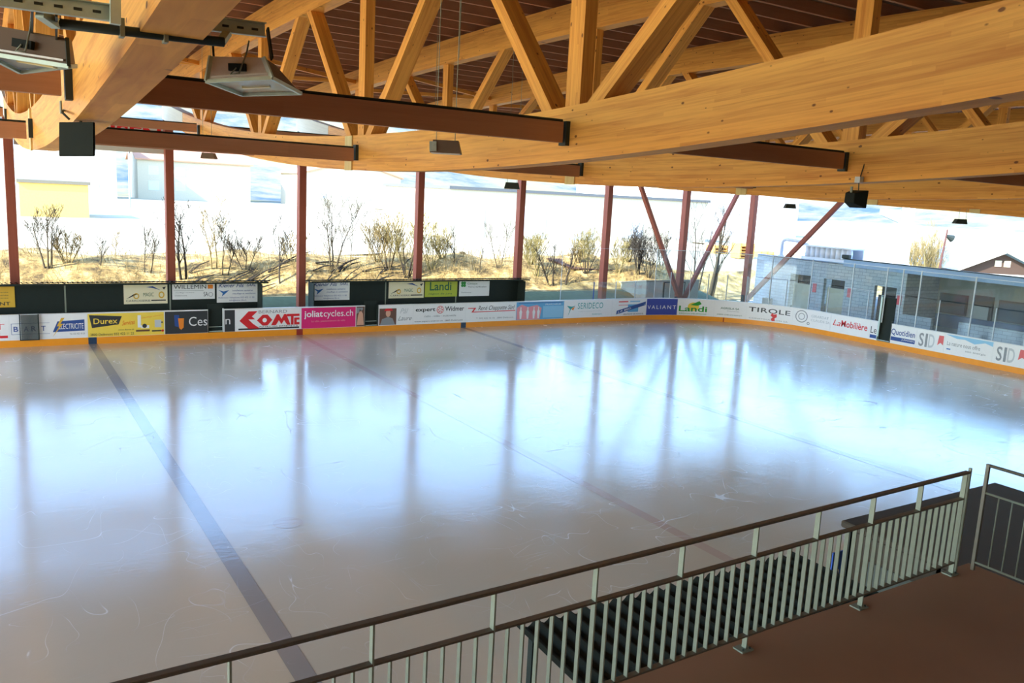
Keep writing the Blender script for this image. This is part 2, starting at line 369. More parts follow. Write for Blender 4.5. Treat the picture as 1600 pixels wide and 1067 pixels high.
# ------------------------------------------------------------------ ROOF
COLX = [-17.3, -11.28, -5.32, .56, 6.70, 12.82, 18.88, 25.02, 31.05]
ZOFF = [0, 0, 0, 0, 0, -.05, -.12, -.2, -.3]
def zbot(y, k=0): return 7.25 + (.0046 if y < -7.5 else .00355) * (y + 7.5) ** 2 + (ZOFF[k] if k else 0)
CH = .72
def ztop(y): return 11.68 - .0013 * (y + 5) ** 2 - (.0 if y < 2 else 0)
TCH = .74; YE = 16.95; YB = -30.5
def chord(zlo, zhi, x, y0, y1, wdt=.34, cut=None):
    b = MB(); N = 40; sec = []; uo = random.random() * 20; L = 0; pl = None
    for i in range(N + 1):
        y = y0 + (y1 - y0) * i / N; a, c = zlo(y), zhi(y)
        if pl is not None: L += math.hypot((y1 - y0) / N, a - pl)
        pl = a; sec.append((y, a, c, L + uo))
    x0, x1 = x - wdt / 2, x + wdt / 2; vo = int(random.random() * 200) * .042
    for i in range(N):
        y, a, c, u = sec[i]; Y, A, C, V = sec[i + 1]
        b.quad((x0, Y, A), (x0, y, a), (x0, y, c), (x0, Y, C), [(V, vo), (u, vo), (u, vo + c - a), (V, vo + C - A)])
        b.quad((x1, y, a), (x1, Y, A), (x1, Y, C), (x1, y, c), [(u, vo + 3), (V, vo + 3), (V, vo + 3 + C - A), (u, vo + 3 + c - a)])
        b.quad((x0, y, a), (x0, Y, A), (x1, Y, A), (x1, y, a), [(u, vo + 6), (V, vo + 6), (V, vo + 6 + wdt / 4), (u, vo + 6 + wdt / 4)])
        b.quad((x0, Y, C), (x0, y, c), (x1, y, c), (x1, Y, C), [(V, vo + 8), (u, vo + 8), (u, vo + 8 + wdt), (V, vo + 8 + wdt)])
    for (y, a, c, u) in (sec[0], sec[-1]):
        b.quad((x0, y, a), (x1, y, a), (x1, y, c), (x0, y, c), [(0, 0), (.3, 0), (.3, c - a), (0, c - a)])
    return b
YBN = [-28.4, -20.9, -13.3, -5.7, 2.0, 9.6]; YTN = [-24.9, -17.5, -9.8, -2.0, 5.6, 12.9]
names_t = ['roof truss outside the left edge', 'closest glulam truss, upper left, its wide underside in view', 'large knotty glulam truss crossing the right foreground, standing on the second red column',
  'third glulam truss from the camera, just behind the large knotty one', 'fourth glulam truss from the camera, on the column behind the green sign', 'fifth glulam truss from the camera, its column at the right end of the bench hut',
  'sixth glulam truss from the camera, over the column just left of the slanting red brace', 'seventh glulam truss from the camera, over the column between the two slanting braces', 'farthest glulam truss at the end of the rink by the block building']
for k in range(1, 9):
    X = COLX[k]; zb = lambda y, k=k: zbot(y, k); zt = lambda y, k=k: ztop(y) + ZOFF[k] * .5
    T = empty('roof_truss', (X, YE, zb(YE)), names_t[k], 'truss', 'glulam roof trusses')
    chord(zb, lambda y: zb(y) + CH, X, YB, YE).build('bottom_chord', WOOD, T)
    chord(lambda y: max(zt(y) - TCH, zb(y) + CH - .02) if y > 14 else zt(y) - TCH, lambda y: zt(y) - .01, X, YB, YE + .1).build('top_chord', WOOD, T)
    e_ = chord(lambda y: zb(y) - .004, lambda y: zb(y) + CH + .004, X, 12.6, YE + .02, .352); e_.build('daylit_chord_end', DAYLIT, T)  # pale sleeve paints the outside light falling on the far chord end
    x = X + .0
    for i, y in enumerate(YBN):
        if y < -24: continue
        MB().beam((x, y, zb(y) + CH - .15), (x, y, zt(y) - TCH + .12), .20, .33, (0, 1, 0)).build('vertical_web', WOOD, T)
        for sg, ty in ((-1, YTN[i - 1]), (1, YTN[i])):
            off = sg * .42
            MB().beam((x, y + off, zb(y + off) + CH - .12), (x, ty - sg * .34, zt(ty) - TCH + .1), .20, .32, (1, 0, 0)).build('diagonal_web', WOOD, T)
        # steel shoe for the tie beam and pipe hooking over the chord
        MB().box(X - .235, X - .17, y - .08, y + .08, zb(y) + .2, zb(y) + .52).build('steel_shoe', DSTEEL, T)
    y = -5.25
    MB().box(X - .20, X - .171, y - .2, y + .2, zb(y) - .015, zb(y) + CH - .01).build('pale_batten', PALE, T)
    MB().box(X - .19, X + .19, 16.6 - .02, 16.6 + .1, zb(16.6) - .1, zb(16.6)).build('bearing_plate', DSTEEL, T)
# roof deck and joists
RX0, RX1 = -34.0, 33.3
ROOF = empty('ceiling', (0, 0, 11.6), 'stained timber roof with closely set joists under dark boarding', None, None, 'structure')
ys = [YB + (17.6 - YB) * i / 24 for i in range(25)]
b = MB(); b.sheet([[(x, y, ztop(y) + .29) for x in (RX0, RX1)] for y in ys]); b.sheet([[(x, y, ztop(y) + .36) for x in (RX0, RX1)] for y in ys]); b.build('deck', DECK, ROOF)
y = 17.15; j0 = None; jy = []
while y > YB: jy.append(y); y -= 1.055
for y in jy:
    z = ztop(y)
    MB().box(RX0 + .2, RX1, y - .05, y + .05, z, z + .285).build('joist', STAIN_D, ROOF)
MB().box(RX0, RX1, 17.5, 17.56, ztop(17.5) - .02, ztop(17.5) + .42).build('fascia_board', STAIN_D, ROOF)
# tie beams between the trusses
bay = ['outer left', 'first', 'second', 'third', 'fourth', 'fifth', 'sixth', 'seventh']
rown = {-20.9: 'row behind the camera side floodlights', -13.3: 'row nearest the railing', -5.7: 'second row from the railing', 2.0: 'middle row over the ice', 9.6: 'row nearest the far board'}
for k in range(0, 8):
    for y in (-20.9, -13.3, -5.7, 2.0, 9.6):
        if y == -20.9: continue
        lf = {2.0: .08, -5.7: .18, 9.6: .27}.get(y, .24); z = zbot(y, k) + lf; z2 = zbot(y, k + 1) + lf
        xa, xb = COLX[k] + (.18 if k else -8), COLX[k + 1] - .27
        t = MB(); t.beam((xa, y, z + .13), (xb, y, z2 + .13), .13, .27)
        o = t.build('tie_beam', STAIN); tag(o, f'red-brown tie beam of the {bay[k]} bay between trusses, {rown[y]}', 'beam', 'stained tie beams between trusses')
        o2 = MB().tube([(xa, y - .03, z + .29), (xb, y - .03, z2 + .29)], .018, 6).build('cable_conduit', DSTEEL, o) if False else None
        c = MB(); c.tube([(xa, y - .03, z + .285), (xb, y - .03, z2 + .285)], .02, 6)
        me = c.build('conduit', DSTEEL, o)
# roof braces between top chords
for k in range(1, 7):
    for yy in (9.6,):
        xa, xb = COLX[k] + .17, COLX[k + 1] - .17; z = ztop(yy) - .45
        for d in (-2.6, 2.6):
            o = MB().beam((xa, yy + d, ztop(yy + d) - .35), (xb, yy, z), .12, .14).build('roof_brace', WOOD)
            tag(o, f'slim timber roof brace of the {bay[k]} bay, {"nearer" if d < 0 else "farther"} leg of its pair', 'brace', 'slim roof braces under the joists')

# ------------------------------------------------------------------ COLUMNS
cn = ['dark red column at the left edge of the picture', 'red column rising left of the second big truss end', 'red column in the gap between the two bench huts', 'red column behind the green bench signs',
      'red column near the right end of the bench hut', 'red column right of the bench hut, left of the slanting brace', 'red column between the two slanting braces above the beige shed', 'red column at the far corner by the block building']
for k in range(1, 9):
    X = COLX[k]; zt_ = zbot(16.6, k) - .1
    b = MB(); b.box(X - .17, X + .17, 16.6 - .2, 16.6 + .2, .0, zt_)
    T = b.build('column', COLUMN, None, False, .012); tag(T, cn[k - 1], 'column', 'red stained timber columns')
    MB().box(X - .21, X - .171, 16.6 - .12, 16.6 + .12, .0, 1.1).build('steel_strap', DSTEEL, T)
def brace(p0, p1, lab):
    o = MB().beam(p0, p1, .2, .28, (0, 1, 0)).build('slanting_brace', COLUMN, None, False, .01); tag(o, lab, 'brace', 'red slanting wind braces')
brace((24.86, 16.45, 1.2), (20.1, 16.45, 9.6), 'red slanting brace leaning left from the foot of the seventh column')
brace((25.2, 16.45, .7), (30.2, 16.45, 9.3), 'red slanting brace leaning right from the foot of the seventh column')
brace((31.05, 16.5, .7), (31.05, 9.3, 8.1), 'long red brace slanting in front of the block building wall')

# ------------------------------------------------------------------ BOARDS
GAPS = [(-4.1, -3.42), (3.2, 3.9), (35.45, 36.25)]
BO = empty('rink_board', (-2, W2, 0), 'white rink boards with orange kick plate round the far side and end', 'barrier')
edges = [-32] + [x for g in GAPS for x in g] + [S1 + 15.3]
for i in range(0, len(edges), 2):
    a, c = edges[i], edges[i + 1]
    cuts = [a]; s_ = math.ceil(a / 3.0) * 3.0
    while s_ < c - .8:
        if s_ > a + .8: cuts.append(s_)
        s_ += 3.0
    cuts.append(c)
    for u, v in zip(cuts[:-1], cuts[1:]):
        strip(MB(), u + .004, v - .004, .02, 1.26, 0, -.09).build('board_panel', WHITE, BO)
    strip(MB(), a, c, 1.255, 1.30, .02, -.12).build('top_rail', WHITE, BO)
kick = [-32, -8.83, -8.52, -.16, .14, 8.5, 8.8, S1 + 15.3]
NAVY = flat('navy_line_mark', '#27405a'); DRED = flat('dark_red_line_mark', '#9a2f22')
for i in range(7):
    m = ORANGE if i % 2 == 0 else (DRED if i == 3 else NAVY)
    strip(MB(), kick[i], kick[i + 1], 0, .275, .022, -.01).build('kick_plate', m, BO)
strip(MB(), 26.0, 26.06, 0, .26, .026, .01).build('line_mark', DRED, BO)
# near board, mostly out of view
b = MB(); b.box(-32, 20, -16.06, -15.97, 0, 1.3)
nb = b.build('rink_board', WHITE); tag(nb, 'near rink board half hidden under the bench roofs below the railing', 'barrier'); MB().box(-32, 20, -15.98, -15.955, 0, .27).build('kick_plate', ORANGE, nb)
# bench doors / dark gaps
for (a, c), lab in zip(GAPS, ('open dark bench door left of the red lettering banner', 'open dark bench door right of the pink banner', 'tall dark door opening in the end board')):
    tall = 2.62 if a > 20 else 1.5
    p0, p1 = path(a), path(c)
    T = empty('bench_door', (p0 + p1) / 2, lab, 'door')
    strip(MB(), a + .02, c - .02, .30 if a < 20 else .22, tall, -.14, -.18).build('door_leaf', BLACK, T)
    strip(MB(), a, a + .03, .28, 1.32 if a < 20 else 2.7, .02, -.12).build('door_post', DSTEEL if a < 20 else STEEL, T)
    strip(MB(), c - .04, c, .28, 1.32 if a < 20 else 1.4, .02, -.12).build('door_post', WHITE if a < 0 else DSTEEL, T)
    strip(MB(), a + .03, c - .04, .30, .33, .0, -.13).build('threshold', STEEL, T)
    if a < 20: strip(MB(), a + .05, c - .05, .50, .52, -.05, -.13).build('door_bar', STEEL, T)
    else: strip(MB(), a + .03, a + .1, .5, 2.6, .03, -.05).build('door_frame', STEEL, T)

# ------------------------------------------------------------------ LETTERING
def bound(me):
    xs = [v.co.x for v in me.vertices]; ys = [v.co.y for v in me.vertices]; return min(xs), max(xs), min(ys), max(ys)
def text_mesh(body, bold=0, shear=0, space=1):
    cu = bpy.data.curves.new('t', 'FONT'); cu.body = body; cu.offset = bold; cu.shear = shear; cu.space_character = space; cu.resolution_u = 3; cu.extrude = 0
    o = bpy.data.objects.new('t', cu); COL.objects.link(o)
    dg = bpy.context.evaluated_depsgraph_get(); dg.update()
    me = bpy.data.meshes.new_from_object(o.evaluated_get(dg)); bpy.data.objects.remove(o); bpy.data.curves.remove(cu); return me
def on_board(s_, z, o): q = path(s_, o); return Vector((q.x, q.y, z))
def lettering(body, s0, s1, z0, z1, m, parent, where=on_board, off=.012, bold=0, shear=0, space=1, slope=0, nm='lettering'):
    me = text_mesh(body, bold, shear, space); me.name = nm
    if not me.vertices: return
    a, b_, c, d = bound(me); offp = wloc(parent)
    for v in me.vertices:
        t = (v.co.x - a) / (b_ - a); h = (v.co.y - c) / (d - c)
        v.co = where(s0 + t * (s1 - s0), z0 + h * (z1 - z0) + slope * t, off) - offp
    me.materials.clear(); me.materials.append(m); o = bpy.data.objects.new(nm, me); COL.objects.link(o); o.parent = parent; return o
def shape(pts, m, parent, where=on_board, off=.01, nm='emblem', subdiv=0):
    if subdiv:
        q = []
        for i, P in enumerate(pts):
            Q = pts[(i + 1) % len(pts)]
            for k in range(subdiv): q.append((P[0] + (Q[0] - P[0]) * k / subdiv, P[1] + (Q[1] - P[1]) * k / subdiv))
        pts = q
    b = MB(); b.poly([where(s_, z, off) for s_, z in pts]); return b.build(nm, m, parent)
def rect(s0, s1, z0, z1, m, parent, where=on_board, off=.009, nm='colour_field'):
    b = MB(); ss = srange(s0, s1, .4)
    for i in range(len(ss) - 1): b.quad(where(ss[i], z0, off), where(ss[i + 1], z0, off), where(ss[i + 1], z1, off), where(ss[i], z1, off))
    return b.build(nm, m, parent)
def oval(s0, z0, rs, rz, m, parent, where=on_board, off=.011, nm='emblem', n_=20, rin=0):
    if not rin: return shape([(s0 + rs * math.cos(2 * PI * k / n_), z0 + rz * math.sin(2 * PI * k / n_)) for k in range(n_)], m, parent, where, off, nm)
    b = MB()
    for k in range(n_):
        a, c = 2 * PI * k / n_, 2 * PI * (k + 1) / n_
        b.quad(where(s0 + rs * rin * math.cos(a), z0 + rz * rin * math.sin(a), off), where(s0 + rs * math.cos(a), z0 + rz * math.sin(a), off), where(s0 + rs * math.cos(c), z0 + rz * math.sin(c), off), where(s0 + rs * rin * math.cos(c), z0 + rz * rin * math.sin(c), off))
    return b.build(nm, m, parent)
def banner(s0, s1, m, label, z0=.285, z1=1.25):
    b = MB(); strip(b, s0 + .01, s1 - .01, z0, z1, .006, -.002, .4); o = b.build('advertising_banner', m); tag(o, label, 'banner', 'advertising banners on the boards'); return o
C = {k: flat('print_' + k, v) for k, v in dict(white='#eef0f0', red='#d8232a', pink='#df1f74', yellow='#f3d552', dark='#34383a', navy='#2b4f93', blue='#2f6fb5', teal='#35a3a0', green='#2c9a3c', grey='#8d9296',
     lgrey='#c3c9cc', orange='#ee8a2c', lblue='#8fc7e6', valblue='#3c4ba4', brown='#6b4a3c', black='#22282a', gold='#e0b33c', lime='#b3bf35', dgreen='#22603a', skin='#d9a78c', rose='#e79aa0', cream='#efe6c4', sky='#5fa9d8', palered='#e26a6a').items()}
B = banner(-13.6, -11.6, C['white'], 'white banner with small red print at the left picture edge')
lettering('SPORT', -13.4, -11.75, .72, .95, C['palered'], B); rect(-12.2, -11.65, .38, .48, C['red'], B); lettering('Delémont', -13.2, -11.9, .55, .63, C['palered'], B)
B = banner(-11.58, -8.86, C['white'], 'white and blue electrician banner with a yellow lightning bolt')
for z in (.5, .93): rect(-11.52, -10.2, z, z + .012, C['navy'], B)
for s_, ch in ((-11.45, 'B'), (-11.1, 'A'), (-10.84, 'R'), (-10.5, 'T')):
    lettering(ch, s_, s_ + .16, .62, .82, C['navy'], B, bold=.01)
rect(-11.53, -11.515, .5, .94, C['navy'], B)
shape([(-10.1, .55), (-8.95, .57), (-8.95, 1.03), (-9.92, .98)], C['navy'], B)
lettering('ELECTRICITE', -9.87, -8.99, .66, .88, C['white'], B, off=.014)
shape([(-9.78, 1.12), (-9.95, .78), (-9.86, .78), (-10.12, .34), (-9.72, .88), (-9.82, .88), (-9.66, 1.12)], C['gold'], B, off=.016)
lettering('Tél. 032 422 18 20', -9.5, -8.95, .42, .49, C['grey'], B)
B = banner(-8.84, -5.9, C['yellow'], 'yellow banner with a dark tilted name plate and orange script')
shape([(-8.78, 1.2), (-7.55, 1.12), (-7.68, .78), (-8.68, .66)], C['dark'], B)
lettering('Durex', -8.62, -7.72, .82, 1.05, C['yellow'], B, off=.014, bold=.01)
lettering('Services', -7.55, -7.05, .72, .92, C['orange'], B, shear=.4, slope=.05, bold=.01)
lettering('2800 Delémont 032 422 11 22', -8.75, -7.1, .33, .43, C['dark'], B)
lettering('www.durex.ch', -7.7, -7.1, .52, .58, C['dark'], B)
rect(-6.95, -6.82, .62, 1.14, C['white'], B); rect(-6.82, -6.5, .58, .7, C['white'], B, off=.0091); oval(-6.68, .68, .09, .09, C['dark'], B); rect(-7.02, -6.48, .44, .52, C['brown'], B)
rect(-6.28, -6.02, .6, .92, C['lgrey'], B); rect(-6.02, -5.96, .78, .84, C['dark'], B); rect(-6.4, -6.02, .42, .48, C['dark'], B); oval(-5.97, .45, .05, .05, C['red'], B)
lettering('chauffage sanitaire', -6.8, -5.95, .98, 1.04, C['orange'], B, slope=.12)
B = banner(-5.88, -4.11, C['dark'], 'dark banner with white lettering and a blue and orange emblem')
shape([(-5.5, 1.1), (-5.3, 1.1), (-5.28, .55), (-5.48, .62)], C['navy'], B); shape([(-5.34, .95), (-5.1, .95), (-5.12, .55), (-5.22, .45), (-5.3, .52)], C['orange'], B, off=.013)
lettering('Ces', -4.9, -4.14, .6, 1.0, C['white'], B)
B = banner(-3.40, -2.94, C['dark'], 'short dark banner piece with one white letter beside the open door'); lettering('n', -3.36, -3.15, .62, .86, C['white'], B)
B = banner(-2.92, .05, C['white'], 'white banner with a big angular red name')
lettering('BERNARD', -1.9, -.6, 1.06, 1.2, C['grey'], B)
shape([(-2.75, .75), (-2.35, 1.17), (-1.95, 1.17), (-2.2, .93), (-2.05, .8), (-2.35, .8), (-2.15, .6), (-1.85, .38), (-2.35, .38)], C['red'], B)
Z0, Z1 = .5, 1.0
shape([(-1.98, .75), (-1.72, Z1), (-1.5, Z1), (-1.28, .75), (-1.5, Z0), (-1.72, Z0)], C['red'], B, off=.014, nm='letter_o'); oval(-1.63, .75, .1, .1, C['white'], B, off=.017)
shape([(-1.34, Z0), (-1.08, Z1), (-.98, Z1), (-.86, .78), (-.74, Z1), (-.64, Z1), (-.44, Z0), (-.6, Z0), (-.74, .72), (-.86, Z0 + .04), (-.98, .72), (-1.12, Z0)], C['red'], B, off=.0145, nm='letter_m')
shape([(-.62, Z1), (-.02, Z1), (-.02, Z1 - .11), (-.3, Z1 - .11), (-.3, Z0), (-.42, Z0), (-.42, Z1 - .11), (-.62, Z1 - .11)], C['red'], B, off=.015, nm='letter_t')
shape([(-.27, .82), (-.02, .82), (-.02, .72), (-.15, .72), (-.15, .61), (-.02, .61), (-.02, Z0), (-.27, Z0)], C['red'], B, off=.015, nm='letter_e')
rect(-2.8, -.03, .33, .40, C['black'], B); lettering('AMEUBLEMENTS', -1.9, -.1, .42, .48, C['dark'], B)
B = banner(.07, 2.74, C['pink'], 'bright pink banner with white lettering')
lettering('joliat', .2, 1.1, .72, 1.12, C['white'], B, bold=.018); lettering('cycles.ch', 1.14, 2.6, .72, 1.12, C['white'], B); lettering('Le vélo, passionnément du vélo', .55, 2.2, .55, .66, C['rose'], B)
B = banner(2.76, 3.19, C['brown'], 'narrow dark photo banner left of the open bench door'); shape([(2.8, .35), (3.15, .35), (3.1, .9), (2.95, 1.15), (2.85, .8)], C['skin'], B); shape([(2.78, .9), (3.1, 1.1), (3.1, 1.2), (2.78, 1.2)], C['grey'], B)
B = banner(3.92, 5.76, C['white'], 'banner with a photo of a figure in a red hat and violet script')
rect(3.96, 4.86, .3, 1.12, C['brown'], B); oval(4.42, .88, .13, .18, C['skin'], B, off=.013); shape([(4.2, 1.0), (4.66, 1.0), (4.6, 1.12), (4.3, 1.12)], C['red'], B, off=.015); shape([(4.0, .3), (4.8, .3), (4.66, .62), (4.42, .7), (4.1, .6)], C['grey'], B, off=.0125)
lettering('Pâl', 5.05, 5.5, .85, 1.1, C['lgrey'], B, shear=.4); lettering('Laure', 4.95, 5.7, .5, .72, C['grey'], B, shear=.5)
B = banner(5.78, 8.76, C['white'], 'white banner with black names either side of a red round emblem')
lettering('expert', 5.9, 7.0, .86, 1.08, C['black'], B, bold=.018); oval(7.28, .98, .2, .2, C['red'], B, rin=.86); 
for k in range(6): a = PI * k / 3; shape([(7.28 + .15 * math.cos(a - .3), .98 + .15 * math.sin(a - .3)), (7.28 + .15 * math.cos(a + .3), .98 + .15 * math.sin(a + .3)), (7.28 + .03 * math.cos(a), .98 + .03 * math.sin(a))], C['palered'], B)
lettering('Widmer', 7.56, 8.66, .9, 1.14, C['black'], B, bold=.012); lettering('radio - vidéo - multimédia', 6.4, 8.2, .62, .72, C['grey'], B); lettering('www.expert-widmer.ch  2800 Delémont', 5.85, 8.6, .36, .45, C['dark'], B)
B = banner(8.78, 11.84, C['white'], 'white banner with black script over a red zigzag line')
lettering('René Chappatte Sàrl', 9.5, 11.75, .82, 1.12, C['black'], B, shear=.35); shape([(8.9, .98), (9.25, .98), (9.1, .78), (11.8, .8), (11.8, .84), (9.22, .82), (9.38, 1.02), (8.9, 1.02)], C['red'], B)
lettering('T. 032 422 16 16   2800 Delémont', 9.4, 11.7, .42, .5, C['grey'], B)
B = banner(11.86, 15.0, C['sky'], 'blue and pink photo banner at the right end of the bench hut')
shape([(11.9, .3), (13.4, .3), (13.5, .9), (13.2, 1.08), (12.6, .98), (12.2, 1.12), (11.9, .95)], C['rose'], B); 
for s_ in (12.15, 12.6, 13.0, 13.3): shape([(s_ - .05, .34), (s_ + .05, .34), (s_ + .09, .72), (s_ + .03, .84), (s_ + .03, .98), (s_ - .03, .98), (s_ - .03, .84), (s_ - .09, .72)], C['white'], B, off=.013)
rect(13.6, 14.95, .36, 1.0, C['lblue'], B); lettering('FRAÎCHEUR', 13.75, 14.8, 1.05, 1.16, C['white'], B); rect(12.0, 14.9, 1.18, 1.21, C['navy'], B)
B = banner(15.02, 18.4, C['white'], 'white banner with teal capital lettering and a small bird emblem')
lettering('SERIDECO', 15.95, 17.75, .78, 1.12, C['teal'], B, space=1.1); shape([(15.2, .98), (15.55, .92), (15.8, .98), (15.5, .8), (15.3, .4), (15.42, .78)], C['teal'], B); shape([(15.5, .8), (15.75, .92), (15.65, .7)], C['orange'], B)
lettering('enseignes publicité décoration', 16.0, 17.6, .6, .66, C['lgrey'], B); lettering('Delémont', 17.0, 17.7, .42, .5, C['teal'], B)
B = banner(18.42, 21.0, C['white'], 'white banner with a slanting blue nameplate over a light blue square')
rect(18.9, 19.6, 1.08, 1.16, C['palered'], B); rect(19.75, 20.5, 1.08, 1.16, C['lblue'], B); rect(18.9, 19.6, .9, .94, C['rose'], B)
rect(19.6, 20.4, .5, .95, C['sky'], B); shape([(18.75, .38), (18.78, .6), (20.95, 1.1), (20.92, .88)], C['navy'], B, off=.013)
lettering('J.-P. BROQUET SA', 18.85, 20.85, .42, .56, C['white'], B, off=.017, slope=.46, bold=.014); lettering('DELEMONT 032 422 42 42', 19.3, 20.8, .34, .42, C['dark'], B)
B = banner(21.02, 23.15, C['valblue'], 'deep blue banner with spaced white serif capitals'); lettering('VALIANT', 21.1, 23.05, .64, .86, C['white'], B, space=1.4)
B = banner(23.17, 25.4, C['white'], 'white corner banner with green lettering on a yellow sun and leaf')
oval(24.15, .82, .35, .26, C['yellow'], B, off=.009); lettering('Landi', 23.25, 25.0, .52, .86, C['green'], B, off=.015, bold=.018); shape([(23.95, .92), (24.5, 1.18), (24.65, 1.0), (24.4, .88)], C['green'], B); lettering('REGION DELEMONT', 23.3, 25.0, .36, .43, C['green'], B)
B = banner(25.42, 27.3, C['white'], 'white corner banner with small dark green print'); lettering('AGRISLA SA', 25.8, 26.9, .78, .9, C['dgreen'], B, bold=.01); lettering('machines', 26.2, 26.9, .66, .72, C['grey'], B); lettering('2800 DELEMONT', 25.6, 27.1, .42, .48, C['dgreen'], B)
B = banner(27.32, 30.05, C['white'], 'white banner with tilting dark lettering and a red map shape')
lettering('TIROLE', 27.45, 29.9, .78, 1.06, C['dark'], B, bold=.014, space=1.1); shape([(28.85, .33), (29.02, .36), (29.0, .52), (29.12, .6), (29.1, .78), (28.92, .74), (28.84, .82), (28.74, .68), (28.88, .56), (28.78, .46)], C['red'], B, off=.015); lettering('CONSTRUCTION SA', 27.5, 29.8, .36, .43, C['grey'], B)
B = banner(30.07, 32.5, C['white'], 'white banner with a ring emblem and pale grey lettering')
oval(30.6, .85, .38, .36, C['grey'], B, rin=.86); oval(30.6, .85, .2, .2, C['grey'], B, rin=.8, off=.0125); oval(31.05, .5, .09, .09, C['grey'], B, rin=.5, off=.013)
lettering('GIRARDAT', 31.2, 32.35, .88, 1.04, C['lgrey'], B, bold=.01); lettering('CLAUDE SA', 31.2, 32.45, .66, .8, C['lgrey'], B, bold=.01)
B = banner(32.52, 35.0, C['white'], 'white banner with red slanted lettering left of the tall dark door')
lettering('La', 32.65, 33.15, .66, .98, C['red'], B, shear=.3); lettering('Mobilière', 33.2, 34.85, .66, 1.02, C['red'], B, bold=.012)
B = banner(35.02, 35.44, C['white'], 'short white banner piece with a dark letter beside the tall door'); lettering('Le', 35.06, 35.42, .62, .98, C['dark'], B); rect(35.04, 35.43, .36, .54, C['navy'], B)
B = banner(36.27, 37.7, C['white'], 'white banner with dark serif lettering over a blue bar')
lettering('Quotidien', 36.2 + .08, 37.62, .7, 1.06, C['navy'], B, bold=.01); rect(36.28, 37.65, .44, .64, C['navy'], B); lettering('JURASSIEN', 36.9, 37.6, .5, .6, C['white'], B, off=.014)
B = banner(37.72, 39.2, C['white'], 'white banner with slim blue-grey letters and a red flag, by the tall door')
def sid(s_, P):
    lettering('S', s_, s_ + .26, .42, 1.1, C['grey'], P, bold=.014); lettering('I', s_ + .34, s_ + .46, .42, 1.1, C['grey'], P, bold=.014); lettering('D', s_ + .52, s_ + .84, .42, 1.1, C['lgrey'], P, bold=.01)
sid(37.85, B); shape([(38.85, .62), (38.9, 1.12), (39.15, 1.12), (39.15, .66), (39.0, .76)], C['palered'], B)
B = banner(39.22, 41.6, C['white'], 'pale banner with a blue sky strip and thin handwriting')
shape([(39.25, 1.24), (41.58, 1.24), (41.58, 1.02), (41.2, 1.12), (40.7, .98), (40.2, 1.12), (39.8, 1.1)], C['lblue'], B, subdiv=3); lettering('La nature nous offre', 39.35, 41.0, .72, .92, C['grey'], B); lettering('son énergie', 40.3, 41.3, .5, .62, C['grey'], B); rect(39.35, 39.55, .5, .56, C['blue'], B)
B = banner(41.62, 43.4, C['white'], 'white banner with slim blue-grey letters and a red flag at the right picture edge'); sid(41.78, B); shape([(42.78, .62), (42.83, 1.12), (43.15, 1.12), (43.15, .66), (42.95, .76)], C['palered'], B)
B = banner(43.42, 47.0, C['lblue'], 'light blue banner beyond the right picture edge')

# smoked gate panel standing before the left banner
T = empty('gate_panel', (-10.9, 14.9, 0), 'grey smoked panel in a dark frame in front of the left banner', 'gate')
MB().box(-11.20, -10.60, 14.90, 14.915, .30, 1.29).build('pane', SMOKED, T)
for x in (-11.23, -10.59): MB().box(x - .02, x + .02, 14.88, 14.93, .27, 1.31).build('frame_post', BLACK, T)
MB().box(-11.25, -10.57, 14.88, 14.93, .27, .30).build('frame_rail', BLACK, T)

# ------------------------------------------------------------------ BENCH HUTS
def hut(x0, x1, y, lab, seams):
    T = empty('bench_hut', ((x0 + x1) / 2, y, 0), lab, 'shelter', 'player bench huts behind the far board')
    xs = [x0] + seams + [x1]
    for a, c in zip(xs[:-1], xs[1:]): MB().box(a + .03, c - .03, y, y + .05, .05, 2.37).build('back_panel', BLACK, T)
    for q in xs: MB().box(q - .03, q + .03, y - .01, y + .07, .05, 2.43).build('frame_post', DSTEEL if q in (x0, x1) else RAILM, T)
    for q in (x0, x1): MB().box(q - .02, q + .02, 15.15, y, .05, 2.37).build('side_panel', BLACK, T)
    # corrugated roof sheet, waves running front to back
    b = MB(); rows = []
    xs2 = [x0 - .15 + i * .03 for i in range(int((x1 - x0 + .55) / .03) + 1)]
    for yy, zz in ((15.12, 2.54), (16.15, 2.41)):
        rows.append([(q, yy, zz + .022 * math.sin(q * 2 * PI / .18)) for q in xs2])
    b.sheet(rows); b.sheet([[(q[0], q[1], q[2] - .012) for q in r] for r in rows]); b.build('corrugated_roof', CORR, T)
    MB().box(x0 - .1, x1 + .3, 15.16, 15.21, 2.40, 2.475).build('roof_beam', BLACK, T)
    MB().box(x0, x1, y - .55, y - .1, .45, .5).build('bench_seat', STAIN, T)
hut(-19.0, -1.7, 15.84, 'long black bench hut with a wavy roof edge on the left', [-13.5, -9.55, -5.5])
hut(.72, 12.45, 15.84, 'black bench hut with a wavy roof edge right of the third column', [4.62, 8.6])
YS = 15.84
def on_hut(s_, z, o): return Vector((s_, YS - .03 - o, z))
def sign(x0, x1, z0, z1, m, lab):
    b = MB(); b.box(x0, x1, YS - .03, YS - .002, z0, z1); o = b.build('hut_sign', m); tag(o, lab, 'sign', 'advertising signs on the bench huts'); return o
HL = dict(where=on_hut, off=.004)
